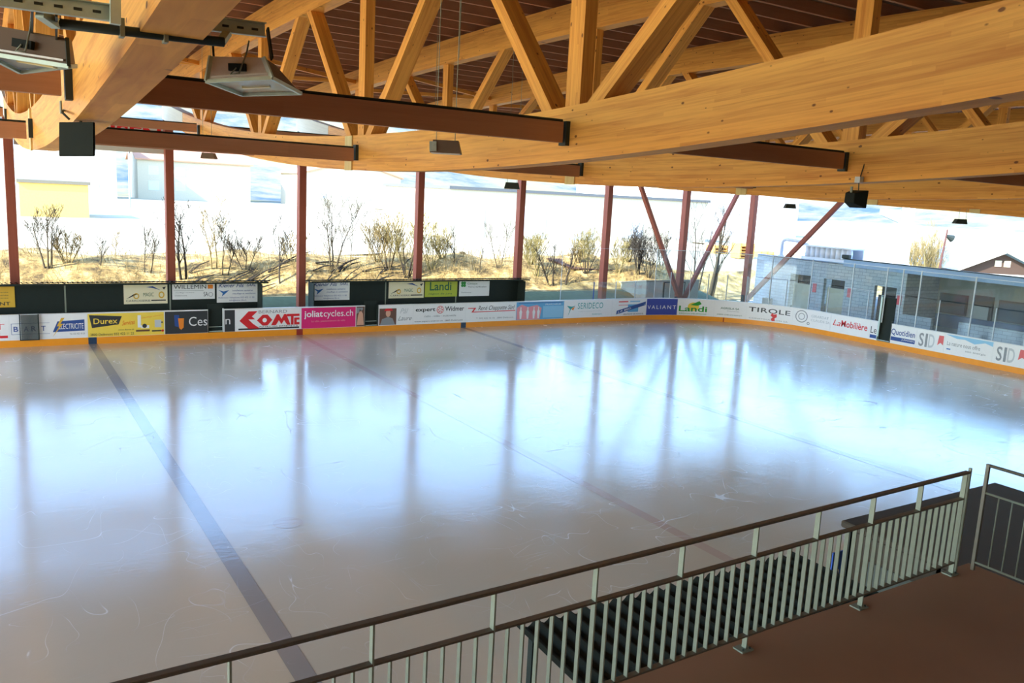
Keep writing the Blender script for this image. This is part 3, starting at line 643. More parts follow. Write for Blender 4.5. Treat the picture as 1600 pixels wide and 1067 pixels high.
for (x0, x1, lab) in ((-7.35, -5.61, 'cream sign with yellow and black swooshes on the left hut'), (4.78, 6.72, 'cream sign with yellow and black swooshes left of the lime green sign')):
    T = sign(x0, x1, 1.5, 2.34, C['cream'], lab); w_ = x1 - x0; X = lambda t: x0 + w_ * t
    shape([(X(.05), 1.72), (X(.22), 1.92), (X(.32), 1.93), (X(.16), 1.8)], C['black'], T, **HL); oval(X(.28), 1.84, .12, .13, C['gold'], T, rin=.6, **HL); oval(X(.86), 1.88, .12, .15, C['gold'], T, rin=.6, **HL)
    shape([(X(.5), 2.22), (X(.66), 2.26), (X(.84), 2.08), (X(.66), 2.18)], C['navy'], T, **HL); shape([(X(.88), 2.2), (X(.97), 2.24), (X(.92), 2.1)], C['black'], T, **HL)
    lettering('MAGIC', X(.44), X(.68), 1.82, 1.98, C['dgreen'], T, bold=.0, **HL); lettering('CARROSSERIE', X(.05), X(.6), 1.6, 1.68, C['dark'], T, **HL); rect(X(.62), X(.96), 1.62, 1.67, C['black'], T, where=on_hut, off=.004)
T = sign(-5.41, -3.62, 1.66, 2.34, C['white'], 'white sign with bold black capitals and an orange square')
lettering('WILLEMIN', -5.35, -3.99, 2.12, 2.3, C['black'], T, bold=.0, **HL); rect(-3.92, -3.7, 2.12, 2.3, C['orange'], T, where=on_hut, off=.004); rect(-5.35, -4.1, 2.04, 2.055, C['grey'], T, where=on_hut, off=.004)
lettering('SA', -4.1, -3.92, 1.78, 1.98, C['black'], T, **HL); lettering('chauffage sanitaire', -5.3, -4.5, 1.92, 1.98, C['grey'], T, **HL); lettering('Delémont', -5.3, -4.8, 1.8, 1.86, C['grey'], T, **HL); oval(-3.8, 1.86, .1, .1, C['grey'], T, rin=.8, **HL)
for (x0, x1, lab) in ((-3.53, -1.73, 'white sign with a blue bird at the right end of the left hut'), (.85, 2.72, 'white sign with a blue bird at the left end of the right hut')):
    T = sign(x0, x1, 1.48, 2.37, C['white'], lab); w_ = x1 - x0; X = lambda t: x0 + w_ * t
    lettering('Kiener Fils', X(.04), X(.66), 2.16, 2.34, C['navy'], T, shear=.4, bold=.01, **HL); lettering('SARL', X(.73), X(.96), 2.2, 2.32, C['navy'], T, shear=.3, bold=.01, **HL)
    shape([(X(.04), 2.05), (X(.14), 1.9), (X(.12), 1.76), (X(.2), 1.88), (X(.3), 2.04), (X(.16), 1.98)], C['blue'], T, **HL)
    for z, t0, t1, tx in ((1.98, .38, .88, 'installations sanitaires'), (1.83, .38, .95, 'chauffage et ventilation'), (1.65, .04, .92, 'Delémont Téléphone 032 422 11 50'), (1.53, .3, .72, 'info@kiener-fils.ch')):
        lettering(tx, X(t0), X(t1), z, z + .08, C['navy'], T, **HL)
T = sign(6.79, 8.65, 1.53, 2.39, C['lime'], 'lime green sign with bold dark green lettering'); lettering('Landi', 7.05, 8.3, 1.86, 2.3, C['dgreen'], T, bold=.014, **HL); lettering('région de jura', 7.0, 8.35, 1.62, 1.74, C['dgreen'], T, **HL)
T = sign(8.78, 10.6, 1.53, 2.37, C['white'], 'pale grey sign with a green clover emblem on the right hut')
for dx, dz in ((0, 0), (.13, 0), (0, .13), (.13, .13)): oval(8.95 + dx, 2.1 + dz, .08, .08, C['green'], T, **HL)
lettering('Clinique', 9.25, 9.85, 2.12, 2.24, C['dgreen'], T, **HL); lettering('Terre | tarification', 9.3, 10.4, 1.96, 2.06, C['dark'], T, **HL); lettering('Delémont', 8.9, 9.5, 1.7, 1.77, C['grey'], T, **HL)
T = sign(-13.2, -11.33, 1.48, 2.31, C['gold'], 'ochre yellow sign with dark lines of print at the left picture edge')
for z in (2.05, 1.93, 1.82): lettering('menuiserie charpente', -12.9, -11.55, z, z + .06, C['dark'], T, **HL)
lettering('DELEMONT', -12.9, -11.5, 1.56, 1.7, C['dark'], T, bold=.01, **HL)

# big white sign high between the first and second columns
T = empty('facade_sign', (-8.3, 17.0, 7.86), 'white sign with big red capitals hung high between the first two columns', 'sign')
MB().box(-11.08, -5.2, 17.0, 17.06, 7.88, 9.25).build('sign_board', flat('sign_offwhite', '#cfd0c8'), T)
lettering('RAIFFEISEN', -10.6, -5.55, 8.3, 9.03, C['red'], T, where=lambda s_, z, o: Vector((s_, 17.0 - o, z)), off=.01, bold=.03)

# ------------------------------------------------------------------ GLASS SHIELD on the end boards
T = empty('glass_shield', (22, 13, 1.3), 'clear acrylic glass shield on slim posts round the far end of the rink', 'barrier')
POSTS = [(14.75, 'T'), (17.05, 'b'), (18.65, 's'), (20.1, 's'), (21.55, 'T'), (22.6, 's'), (23.85, 'T'), (24.95, 's'), (26.05, 's'), (27.2, 's'), (28.55, 'T'), (29.5, 's'), (30.9, 'T'), (32.1, 's'), (33.55, 'T'), (34.65, 's'),
         (35.6, 'T'), (36.5, 'T'), (37.5, 'T'), (38.65, 's'), (40.3, 'T'), (41.45, 's'), (42.9, 'T'), (44.3, 's')]
PW = flat('pale_post', '#c9d6dc', .35); PB = flat('blue_post', '#2c4fa8')
for s_, k in POSTS:
    h = dict(T=4.2, s=2.85, b=2.3)[k]
    if 17 < s_ < 21: h = 2.3
    q = path(s_, -.06)
    r = .022 if k != 'T' or s_ < 22 else .028
    if s_ in (14.75, 21.55, 23.85): r = .012
    MB().box(q.x - r, q.x + r, q.y - r, q.y + r, 1.25, h).build('post', PB if k == 'b' else PW, T)
def pane(a, c, z0, z1):
    strip(MB(), a + .03, c - .03, z0, z1, -.055, -.065, .5).build('pane', GLASS, T)
ps = [s_ for s_, k in POSTS]
for a, c in zip(ps[:-1], ps[1:]):
    if (a, c) == (35.6, 36.5): pane(a, c, 2.75, 4.15); continue
    pane(a, c, 1.3, 2.28 if a < 21 else 2.82)
tl = [s_ for s_, k in POSTS if k == 'T']
for a, c in zip(tl[:-1], tl[1:]):
    if a >= 21.5: pane(a, c, 2.87, 4.15); strip(MB(), a, c, 4.15, 4.175, -.045, -.075).build('top_edge', PW, T)
    else: strip(MB(), a, c, 4.18, 4.19, -.055, -.065).build('top_edge', PW, T)

# ------------------------------------------------------------------ BLOCK BUILDING at the far end
def block_mat():
    m = bpy.data.materials.new('grey_block_wall'); n, p = nodes(m)
    tc = n.nodes.new('ShaderNodeTexCoord'); mp = n.nodes.new('ShaderNodeMapping'); mp.inputs['Rotation'].default_value = (PI / 2, 0, PI / 2)
    sp = n.nodes.new('ShaderNodeSeparateXYZ'); cb = n.nodes.new('ShaderNodeCombineXYZ'); n.links.new(tc.outputs['Object'], sp.inputs[0])
    n.links.new(MN(n, 'ADD', sp.outputs[1], sp.outputs[0]), cb.inputs[0]); n.links.new(sp.outputs[2], cb.inputs[1])
    bt = n.nodes.new('ShaderNodeTexBrick'); bt.inputs['Scale'].default_value = 1; bt.inputs['Brick Width'].default_value = .5; bt.inputs['Row Height'].default_value = .2; bt.inputs['Mortar Size'].default_value = .012
    bt.inputs['Color1'].default_value = hexc('#c9cfcf'); bt.inputs['Color2'].default_value = hexc('#bbc2c3'); bt.inputs['Mortar'].default_value = hexc('#959c9e')
    n.links.new(cb.outputs[0], bt.inputs[0]); n.links.new(bt.outputs[0], p.inputs['Base Color']); p.inputs['Roughness'].default_value = .9
    bq = n.nodes.new('ShaderNodeBump'); bq.inputs['Strength'].default_value = .6; bq.inputs['Distance'].default_value = .02; bq.invert = True; n.links.new(bt.outputs['Fac'], bq.inputs['Height']); n.links.new(bq.outputs[0], p.inputs['Normal'])
    return m
BLOCK = block_mat(); RECESS = mat('recess_plaster', '#8b8f88', .9); DARKIN = mat('dark_doorway', '#2b2a27', .8); BLUEF = mat('blue_grey_fascia', '#9cbbdd', .5, var=.05); BEIGE = mat('glass_reflection_beige', '#c8c2a4', .6)
T = empty('block_building', (36, 8, 0), 'low grey concrete block changing-room building behind the end glass', 'building')
XB = 33.0; YC = 17.6
doors = [(14.6, 13.0, 2.75), (11.95, 10.4, 2.72), (8.3, 6.85, 2.7)]
yy = YC
for a, c, h in doors:
    MB().box(XB, XB + .25, a, yy, .1, 3.75).build('wall', BLOCK, T); MB().box(XB, XB + .25, c, a, h, 3.75).build('wall', BLOCK, T)
    MB().box(XB + .9, XB + .95, c - .1, a + .1, .1, h + .1).build('doorway', DARKIN, T)
    MB().box(XB + .3, XB + .34, c + .1, a - .1, .15, 2.15).build('door', BEIGE if a > 9 else DARKIN, T); yy = c  # beige paints the reflection in the lower door glass
MB().box(XB, XB + .25, 6.3, yy, .1, 3.75).build('wall', BLOCK, T)
MB().hexa([(XB + .25, YC - .25, .1), (XB + .25, YC, .1), (XB + .25, YC, 3.7), (XB + .25, YC - .25, 3.7), (42, YC - .25, .1), (42, YC, .1), (42, YC, 2.75), (42, YC - .25, 2.75)]).build('wall', BLOCK, T)
MB().box(XB - .1, XB + .1, -12, 10.6, 3.62, 4.05).build('fascia', BLUEF, T); MB().box(XB - .15, XB + .1, -12, 10.65, 4.05, 4.1).build('roof_edge', DSTEEL, T)
MB().hexa([(XB, -12, 3.9), (XB, 10.6, 3.9), (XB, 10.6, 4.05), (XB, -12, 4.05), (42, -12, 2.9), (42, 10.6, 2.9), (42, 10.6, 3.05), (42, -12, 3.05)]).build('porch_roof', BLUEF, T)
MB().hexa([(XB, 10.6, 3.7), (XB, YC, 3.7), (XB, YC, 3.82), (XB, 10.6, 3.82), (42, 10.6, 2.75), (42, YC, 2.75), (42, YC, 2.87), (42, 10.6, 2.87)]).build('sloping_roof', BLUEF, T)
MB().box(36.3, 36.5, -12, 6.3, .1, 3.62).build('recess_wall', RECESS, T); MB().box(XB + .25, 36.5, 6.3, 6.45, .1, 3.62).build('side_wall', BLOCK, T)
MB().box(XB, XB + .2, 4.5, 6.3, .1, 1.25).build('half_wall', BLOCK, T); MB().box(XB, XB + .2, -4.0, 2.9, .1, 1.3).build('half_wall', BLOCK, T); MB().box(XB, XB + .2, -12, -5.2, .1, 1.3).build('half_wall', BLOCK, T)
for a, c in ((4.4, 6.1), (1.0, 2.6), (-2.6, -1.2), (-6, -4.4)):
    f = MB().box(36.2, 36.3, a, c, 1.3, 2.5).build('window', DARKIN, T); MB().box(36.17, 36.2, a + .08, c - .08, 1.4, 2.4).build('pane', mat('window_glass_dark', '#3e4a50', .1), f)
MB().box(36.15, 36.3, 2.9, 4.1, .1, 2.6).build('door_frame', DARKIN, T); MB().box(36.1, 36.15, 3.05, 3.95, .1, 2.0).build('door', flat('pale_door', '#9ba09a'), T)
MB().box(36.0, 36.2, -10, 6.1, .5, 1.25).build('blue_wainscot', mat('blue_wainscot', '#35557c', .5), T)
MB().box(35.9, 36.0, -10, .8, 2.2, 2.35).build('wooden_rail', STAIN, T)
for y in (12.6, 10.0, 6.6):
    MB().box(XB - .03, XB - .001, y - .14, y + .14, 1.75, 2.3).build('red_notice', C['palered'], T)
o = MB().box(32.3, 32.7, 15.6, 16.2, .14, .95).build('waste_bin', DARKIN, None, False, .03); tag(o, 'dark waste bin standing against the block wall', 'bin')
T = empty('bench', (34.4, 0, .1), 'long blue bench under the porch behind the half wall', 'bench')
MB().box(34.1, 34.6, -4, 2.4, .5, .56).build('seat', mat('blue_seat', '#2f5a9a', .5), T)
for y in (-3.6, -.8, 2.1): MB().box(34.2, 34.5, y - .04, y + .04, .1, .5).build('leg', DSTEEL, T)
# roof plant
T = empty('rooftop_cooler', (34.0, 12.2, 3.8), 'silver rooftop cooling unit with round tanks and a bent pipe', 'cooling unit')
ALU = mat('bright_aluminium', '#e3e9ee', .4, 0, var=.05)
MB().box(33.35, 34.7, 10.5, 14.2, 3.8, 3.95).build('frame', ALU, T); MB().box(33.35, 34.7, 10.5, 14.2, 4.62, 4.7).build('top_panel', ALU, T); MB().box(34.6, 34.7, 10.5, 14.2, 3.95, 4.62).build('rear_panel', ALU, T)
for i in range(9):
    y = 10.78 + i * .395
    MB().tube([(33.65, y, 3.95), (33.65, y, 4.62)], .19, 14).build('tank', ALU, T, True)
MB().tube([(33.5, 16.0, 3.8), (33.5, 16.0, 4.7), (33.52, 15.88, 4.87), (33.55, 15.7, 4.92), (33.7, 14.7, 4.86), (33.8, 14.1, 4.66)], .11, 10).build('pipe', ALU, T, True)
MB().tube([(33.5, 16.0, 3.8), (33.5, 16.0, 3.88)], .2, 10).build('pipe_collar', ALU, T)
T = empty('wall_floodlight', (32.9, 10.4, 4.05), 'small dark floodlight on the roof edge of the block building', 'floodlight'); MB().box(32.7, 33.0, 10.15, 10.65, 4.12, 4.34).build('housing', DSTEEL, T, False, .03); MB().box(32.85, 33.0, 10.35, 10.45, 4.05, 4.14).build('bracket', DSTEEL, T)

# beige shed
T = empty('storage_shed', (25.8, 19, .8), 'small beige shed with a framed door behind the corner glass', 'shed')
SHED = mat('beige_shed_wall', '#b9b39c', .8); SHW = mat('beige_shed_light', '#d9d4c0', .8)
zz = .35
MB().hexa([(23.4, 17.9, zz), (28.0, 17.9, zz), (28.0, 17.9, 1.98), (23.4, 17.9, 1.98), (23.4, 20.4, zz), (28.0, 20.4, zz), (28.0, 20.4, 1.6), (23.4, 20.4, 1.6)]).build('body', SHED, T)
MB().hexa([(23.3, 17.8, 1.98), (28.1, 17.8, 1.98), (28.1, 17.8, 2.03), (23.3, 17.8, 2.03), (23.3, 20.5, 1.58), (28.1, 20.5, 1.58), (28.1, 20.5, 1.63), (23.3, 20.5, 1.63)]).build('roof', SHW, T)
f = MB().box(24.9, 26.7, 17.86, 17.9, .5, 1.85).build('door', SHED, T); 
for a in ((24.88, 24.93, .5, 1.87), (26.67, 26.72, .5, 1.87)): MB().box(a[0], a[1], 17.84, 17.88, a[2], a[3]).build('door_frame', DSTEEL, f)
MB().box(24.88, 26.72, 17.84, 17.88, 1.83, 1.88).build('door_frame', DSTEEL, f)
MB().box(23.42, 24.8, 17.87, 17.9, .45, 1.9).build('light_panel', SHW, T)
T = empty('low_barn', (23, 23, 1.2), 'low hut with a dark brown sloping roof behind the bare shrubs', 'hut')
a = Vector((19.9, 22.6, 2.72)); c = Vector((26.6, 22.6, 2.45))
MB().hexa([(a.x + .6, 22.6, 1.2), (c.x, 22.6, 1.2), (c.x, 22.6, 2.2), (a.x + .6, 22.6, 2.3), (a.x + .6, 24, 1.2), (c.x, 24, 1.2), (c.x, 24, 2.2), (a.x + .6, 24, 2.3)]).build('body', mat('barn_wall', '#8e7c66', .9), T)
MB().hexa([(a.x + .9, 22.3, 2.25), (c.x + .2, 22.3, 2.05), (c.x + .2, 22.3, 2.13), (a.x + .9, 22.3, 2.33), (a.x, 24.2, 2.78), (c.x, 24.2, 2.52), (c.x, 24.2, 2.6), (a.x, 24.2, 2.86)]).build('roof', mat('barn_roof', '#4e3529', .9), T)

# ------------------------------------------------------------------ FAR BUILDINGS, POLES
def house(x0, x1, y0, y1, z0, h, rise, wall, roof, lab, cat='house', wins=(), along='x', nm='house'):
    T = empty(nm, ((x0 + x1) / 2, y0, z0), lab, cat)
    MB().box(x0, x1, y0, y1, z0, z0 + h).build('wall', wall, T); e = .5; Z = z0 + h
    if rise:
        b = MB()
        if along == 'x':   # ridge along x
            ym = (y0 + y1) / 2
            for (ya, yb) in ((y0 - e, ym), (y1 + e, ym)): b.hexa([(x0 - e, ya, Z - .15), (x0 - e, yb, Z + rise), (x0 - e, yb, Z + rise + .25), (x0 - e, ya, Z + .1), (x1 + e, ya, Z - .15), (x1 + e, yb, Z + rise), (x1 + e, yb, Z + rise + .25), (x1 + e, ya, Z + .1)])
            g = MB(); g.poly([(x0, y0, Z), (x0, y1, Z), (x0, ym, Z + rise)]); g.poly([(x1, y0, Z), (x1, y1, Z), (x1, ym, Z + rise)])
        else:
            xm = (x0 + x1) / 2
            for (xa, xb) in ((x0 - e, xm), (x1 + e, xm)): b.hexa([(xa, y0 - e, Z - .15), (xb, y0 - e, Z + rise), (xb, y0 - e, Z + rise + .25), (xa, y0 - e, Z + .1), (xa, y1 + e, Z - .15), (xb, y1 + e, Z + rise), (xb, y1 + e, Z + rise + .25), (xa, y1 + e, Z + .1)])
            g = MB(); g.poly([(x0, y0, Z), (x1, y0, Z), (xm, y0, Z + rise)]); g.poly([(x0, y1, Z), (x1, y1, Z), (xm, y1, Z + rise)])
        g.build('gable', wall, T); b.build('roof', roof, T)
    else: MB().box(x0 - .2, x1 + .2, y0 - .2, y1 + .2, Z, Z + .3).build('roof', roof, T)
    WM = mat('far_window', '#c3ccd2', .5)
    for (a, c, z, zz_) in wins: MB().box(a, c, y0 - .05, y0 + .02, z0 + z, z0 + zz_).build('window', WM, T)
    return T
PALEW = mat('pale_plaster', '#bdb6a2', .9); OCHRE = mat('ochre_plaster', '#d9b968', .9); GREYR = mat('grey_roofing', '#5d6062', .8); TILER = mat('tile_roofing', '#b88a70', .85)
house(-9.2, -3.2, 72, 80, 2.2, 3.5, 0, OCHRE, mat('dark_gutter', '#77705f', .7), 'low ochre yellow hut on the yard beyond the bank', 'hut', nm='hut')
house(-14, 9, 150, 165, 2.2, 13, 0, PALEW, GREYR, 'tall pale apartment block behind the left bay', 'building', [(-12 + i * 4, -10 + i * 4, 2 + 3 * j, 3.8 + 3 * j) for i in range(5) for j in range(4)], nm='apartment_block')
house(14, 36, 160, 172, 2.2, 8, 3, PALEW, TILER, 'pale house with a tiled roof behind the second bay', 'house', [(16 + i * 5, 18 + i * 5, 2 + 3 * j, 3.8 + 3 * j) for i in range(4) for j in range(2)])
house(44, 66, 150, 165, 2.2, 7, 3, PALEW, TILER, 'pale gabled house behind the third bay', 'house', [(47 + i * 5, 49 + i * 5, 2 + 3 * j, 3.8 + 3 * j) for i in range(4) for j in range(2)], 'y')
H = house(27, 62, 52, 68, 2.2, 5.0, 0, PALEW, GREYR, 'long pale flat-roofed hall behind the fourth and fifth bays', 'building', [(29, 31, .3, 3.2), (35, 38.5, 0, 3.6), (42, 45, 0, 3.2), (49, 52, .6, 3), (56, 59, .6, 3)], nm='long_hall')
house(70, 100, 70, 90, 2.2, 7, 0, mat('white_cladding', '#e3e6e6', .8), GREYR, 'white clad warehouse behind the slanting braces', 'building', [(72 + 5 * i, 75 + 5 * i, 3.5, 5) for i in range(5)], nm='warehouse')
house(150, 175, 150, 165, 2.2, 9, 4, PALEW, TILER, 'pale house far beyond the end of the rink', 'house', [(153 + 6 * i, 155 + 6 * i, 3, 5) for i in range(4)])
T = empty('lattice_mast', tuple(at_d(203, 318, 115)), 'slim pale lamp mast in the left bay beyond the yard', 'mast'); q = at_d(203, 318, 115); q.z = 2.2; T.location = q
MB().tube([q, q + Vector((0, 0, 12))], [.14, .08], 6).build('pole', mat('grey_mast', '#8d99a5', .6), T); MB().box(q.x - .6, q.x + .6, q.y - .1, q.y + .1, q.z + 12, q.z + 12.2).build('lamp_head', DSTEEL, T)
PAL = mat('pallet_wood', '#d6a556', .8)
def pallets(u, v, d, n_, lab, sc_=1.0):
    q = at_d(u, v, d); q.z = terr(q.x, q.y) - .1; T = empty('pallet_stack', q, lab, 'pallets', 'stacks of wooden pallets')
    for i in range(n_):
        z = q.z + .1 + i * .26
        MB().box(q.x - .9 * sc_, q.x + .9 * sc_, q.y - .6, q.y + .6, z, z + .07).build('pallet', PAL, T)
        for k in (-.8, 0, .8): MB().box(q.x + k * sc_ - .1, q.x + k * sc_ + .1, q.y - .55, q.y + .55, z + .07, z + .26).build('pallet_block', PAL, T)
pallets(1160, 394, 75, 5, 'tall pallet stack beyond the right slanting brace'); pallets(1192, 395, 78, 2, 'low pallet stack next to the tall one'); pallets(1120, 392, 80, 3, 'pallet stack seen between the column and the brace'); pallets(1362, 404, 80, 2, 'pallet stack showing above the block building', 1.4)
# gable house at the right
D = 78
a = at_d(1508, 432, D); apex = at_d(1568, 394, D); base = 2.0
dirx = Vector((R_.x, R_.y, 0)).normalized(); fwd = Vector((-dirx.y, dirx.x, 0)); 
def HP(t, dep, z): q = apex + dirx * t + fwd * dep; return (q.x, q.y, z)
T = empty('gabled_house', HP(0, 0, base), 'brown timber house with a shallow gable and two small windows at the right', 'house')
BRW = mat('brown_timber_cladding', '#46352a', .85, stretch=(8, 8, .5)); za = apex.z; ze = at_d(1500, 419, D).z; hw = 4.0
g = MB(); g.poly([HP(-hw + .4, 0, base), HP(hw - .4, 0, base), HP(hw - .4, 0, ze), HP(0, 0, za - .15), HP(-hw + .4, 0, ze)]); g.poly([HP(-hw + .4, 9, base), HP(hw - .4, 9, base), HP(hw - .4, 9, ze), HP(0, 9, za - .15), HP(-hw + .4, 9, ze)])
for t in (-hw + .4, hw - .4): g.poly([HP(t, 0, base), HP(t, 9, base), HP(t, 9, ze), HP(t, 0, ze)])
g.build('wall', BRW, T)
for sg in (-1, 1):
    MB().hexa([HP(0, -.6, za), HP(sg * (hw + .25), -.6, ze - .18), HP(sg * (hw + .25), -.6, ze), HP(0, -.6, za + .2), HP(0, 9.5, za), HP(sg * (hw + .25), 9.5, ze - .18), HP(sg * (hw + .25), 9.5, ze), HP(0, 9.5, za + .2)]).build('roof', mat('blue_grey_tiles', '#7390a8', .7), T)
    MB().hexa([HP(0, -.66, za - .05), HP(sg * (hw + .3), -.66, ze - .25), HP(sg * (hw + .3), -.66, ze - .02), HP(0, -.66, za + .18), HP(0, -.6, za - .05), HP(sg * (hw + .3), -.6, ze - .25), HP(sg * (hw + .3), -.6, ze - .02), HP(0, -.6, za + .18)]).build('bargeboard', mat('grey_bargeboard', '#a39e90', .7), T)
for t in (-.35, .5):
    f = MB(); f.hexa([HP(t - .3, -.05, za - 1.35), HP(t + .3, -.05, za - 1.35), HP(t + .3, -.05, za - .8), HP(t - .3, -.05, za - .8), HP(t - .3, .03, za - 1.35), HP(t + .3, .03, za - 1.35), HP(t + .3, .03, za - .8), HP(t - .3, .03, za - .8)])
    f.build('window', mat('cream_window', '#d8cfae', .6), T)
# lamp mast right
q = at_d(1464, 421, 66); q.z = terr(q.x, q.y) - .05; topz = at_d(1478, 358, 66).z
T = empty('lamp_mast', q, 'tall dark lamp mast with a round head left of the brown house', 'mast'); MB().tube([q, (q.x + .35, q.y - .2, topz)], [.12, .06], 8).build('pole', mat('rusty_mast', '#5b3a34', .7), T)
MB().tube([(q.x + .35, q.y - .2, topz - .5), (q.x + .8, q.y - .4, topz - .7)], [.1, .3], 8).build('lamp_head', DSTEEL, T)
# white pylon with grey sign panel under the roof edge
T = empty('sign_pylon', tuple(at_d(1408, 420, 62)), 'white pylon with a grey-blue panel close below the roof edge', 'pylon'); q = at_d(1408, 420, 62); T.location = (q.x, q.y, terr(q.x, q.y))
t_ = at_d(1412, 320, 62); MB().box(q.x - .35, q.x + .35, q.y - .3, q.y + .3, terr(q.x, q.y) - .05, t_.z).build('mast', mat('white_mast', '#dfe4e6', .6), T)
a = at_d(1378, 326, 61.5); c = at_d(1405, 348, 61.5); MB().hexa([a, (a.x, a.y, c.z + .5), (c.x, c.y, c.z), (c.x, c.y, a.z), a + fwd * .3, (a.x + fwd.x * .3, a.y + fwd.y * .3, c.z + .5), (c.x + fwd.x * .3, c.y + fwd.y * .3, c.z), (c.x + fwd.x * .3, c.y + fwd.y * .3, a.z)]).build('panel', mat('greyblue_panel', '#9db8be', .6), T)

# ------------------------------------------------------------------ BARE TREES
BARK = mat('grey_brown_bark', '#4e4636', .95, var=.25, scale=9); BARKD = mat('dark_bark', '#37322a', .95, var=.2, scale=9); TWIG = mat('pale_twigs', '#8c7c50', .95); OLIVE = mat('olive_twigs', '#8c8250', .95)
def tree(x, y, h, stems, seed, r0=.05, spread=.25, lab='', m=None, lean=0, depth=3, nm='bare_tree', twig=1.0, cat='tree', m2=None, z=None):
    rnd = random.Random(seed); z0 = (terr(x, y) if z is None else z) - .1
    T = empty(nm, (x, y, z0), lab, cat, 'bare trees and shrubs behind the rink'); main = MB(); tw = MB()
    def grow(p, d, L, r, lvl):
        nseg = 4; pts = [p]; rs = [r]; dd = d.copy(); q = p.copy()
        for i in range(nseg):
            dd = (dd + Vector((rnd.gauss(0, .07), rnd.gauss(0, .05), .05))).normalized(); q = q + dd * (L / nseg); pts.append(q.copy()); rs.append(max(.008, r * (1 - .75 * (i + 1) / nseg)))
        (main if lvl == 0 else tw).tube(pts, rs, 6 if lvl == 0 else (4 if lvl == 1 else 3), False)
        if lvl >= depth: return
        nb = int((10, 5, 2)[min(lvl, 2)] * twig)
        for i in range(nb):
            t = rnd.uniform(.22, .98); k = min(int(t * nseg), nseg - 1); base = pts[k].lerp(pts[k + 1], t * nseg - k)
            a = rnd.uniform(0, 2 * PI); side = Vector((math.cos(a), math.sin(a) * .6, rnd.uniform(.4, 1.1))).normalized()
            grow(base, (dd * .55 + side * .75).normalized(), L * rnd.uniform(.32, .62) * (1.15 - .5 * t), max(rs[k] * .4, .008), lvl + 1)
    for s_ in range(stems):
        a = (s_ - (stems - 1) / 2) / max(1, stems - 1) if stems > 1 else 0
        d = Vector((lean + a * spread * 2 + rnd.gauss(0, .04), rnd.gauss(0, .12), 1)).normalized()
        grow(Vector((x + a * .25, y, z0)), d, h * rnd.uniform(.85, 1.04), r0 * .75 * rnd.uniform(.75, 1), 0)
    main.build('stem', m or BARK, T, True); tw.build('twigs', m2 or m or BARK, T)
    return T
def tx(u, v, y): return at_y(u, v, y).x
def tplace(u, top, y, **k):
    x = tx(u, 436, y); zt_ = at_y(u, top, y).z; h = zt_ - terr(x, y) + .15; return tree(x, y, h, **k)
Y1 = 22.6
tplace(76, 345, Y1, stems=3, seed=1, r0=.08, spread=.16, lab='bare forked tree left of centre between the first two columns', m=BARK)
tplace(157, 372, Y1, stems=1, seed=2, r0=.045, lab='thin bare sapling right of the forked tree in the left bay', depth=2)
tplace(182, 366, 24, stems=1, seed=3, r0=.03, lab='faint pale sapling in the middle of the left bay', m=TWIG, depth=2)
tplace(231, 360, Y1, stems=2, seed=4, r0=.05, spread=.1, lab='thin two-stemmed sapling left of the second column', m=BARK, depth=2)
tplace(287, 332, Y1 - .6, stems=2, seed=5, r0=.10, spread=.10, lab='dark bare tree right beside the second column', m=BARKD)
tplace(335, 340, Y1, stems=2, seed=6, r0=.06, spread=.14, lab='slender pale-barked tree leaning left in the second bay', m=TWIG, lean=-.08)
tplace(352, 350, Y1 - .4, stems=2, seed=7, r0=.06, spread=.1, lab='thin tree leaning right in the second bay', lean=.18)
tplace(437, 352, 21.2, stems=1, seed=8, r0=.07, lab='bare tree standing in the gap between the bench huts', m=BARKD)
tplace(520, 333, Y1, stems=3, seed=9, r0=.07, spread=.14, lab='bare tree with three upright stems in the third bay', m=BARK)
tplace(547, 330, Y1 + 1, stems=1, seed=10, r0=.04, lab='tall thin dark stem in the middle of the third bay', depth=2)
tplace(606, 352, Y1, stems=6, seed=11, r0=.06, spread=.38, lab='fanning clump of bare stems left of the fourth column', m=BARK, m2=TWIG, cat='shrub', nm='bare_shrub')
tplace(636, 350, Y1 - .5, stems=6, seed=12, r0=.06, spread=.28, lab='dense dark clump of stems right against the fourth column', m=BARKD, m2=OLIVE, cat='shrub', nm='bare_shrub')
tplace(674, 352, Y1, stems=5, seed=13, r0=.05, spread=.42, lab='bushy olive shrub right of the fourth column', m=OLIVE, cat='shrub', nm='bare_shrub')
tplace(709, 365, Y1, stems=1, seed=14, r0=.05, lab='single dark sapling left in the fifth bay', m=BARKD, depth=2)
tplace(749, 392, Y1, stems=1, seed=15, r0=.06, lab='short dark trunk in the middle of the fifth bay', m=BARKD, depth=2, twig=.6)
tplace(779, 358, Y1, stems=2, seed=16, r0=.055, spread=.12, lab='forked bare sapling left of the fifth column', depth=2)
tplace(722, 395, 24, stems=5, seed=17, r0=.03, spread=.4, lab='low tangle of pale twigs in the fifth bay', m=TWIG, cat='shrub', nm='bare_shrub')
tplace(838, 378, 22, stems=5, seed=18, r0=.05, spread=.38, lab='olive twiggy shrub just right of the fifth column', m=OLIVE, cat='shrub', nm='bare_shrub')
tplace(862, 385, 21.2, stems=2, seed=19, r0=.10, spread=.2, lab='crooked dark trunks leaning left in the sixth bay', m=BARKD, lean=-.12, depth=2)
tplace(884, 388, 21.2, stems=1, seed=20, r0=.10, lab='single crooked dark trunk leaning right in the sixth bay', m=BARKD, lean=.1, depth=2)
tplace(915, 372, 22, stems=7, seed=21, r0=.05, spread=.5, lab='wide fan of dark branches left of the sixth column', m=BARKD, m2=OLIVE, cat='shrub', nm='bare_shrub')
tplace(966, 380, 22, stems=4, seed=22, r0=.05, spread=.4, lab='olive shrub right of the sixth column', m=OLIVE, cat='shrub', nm='bare_shrub')
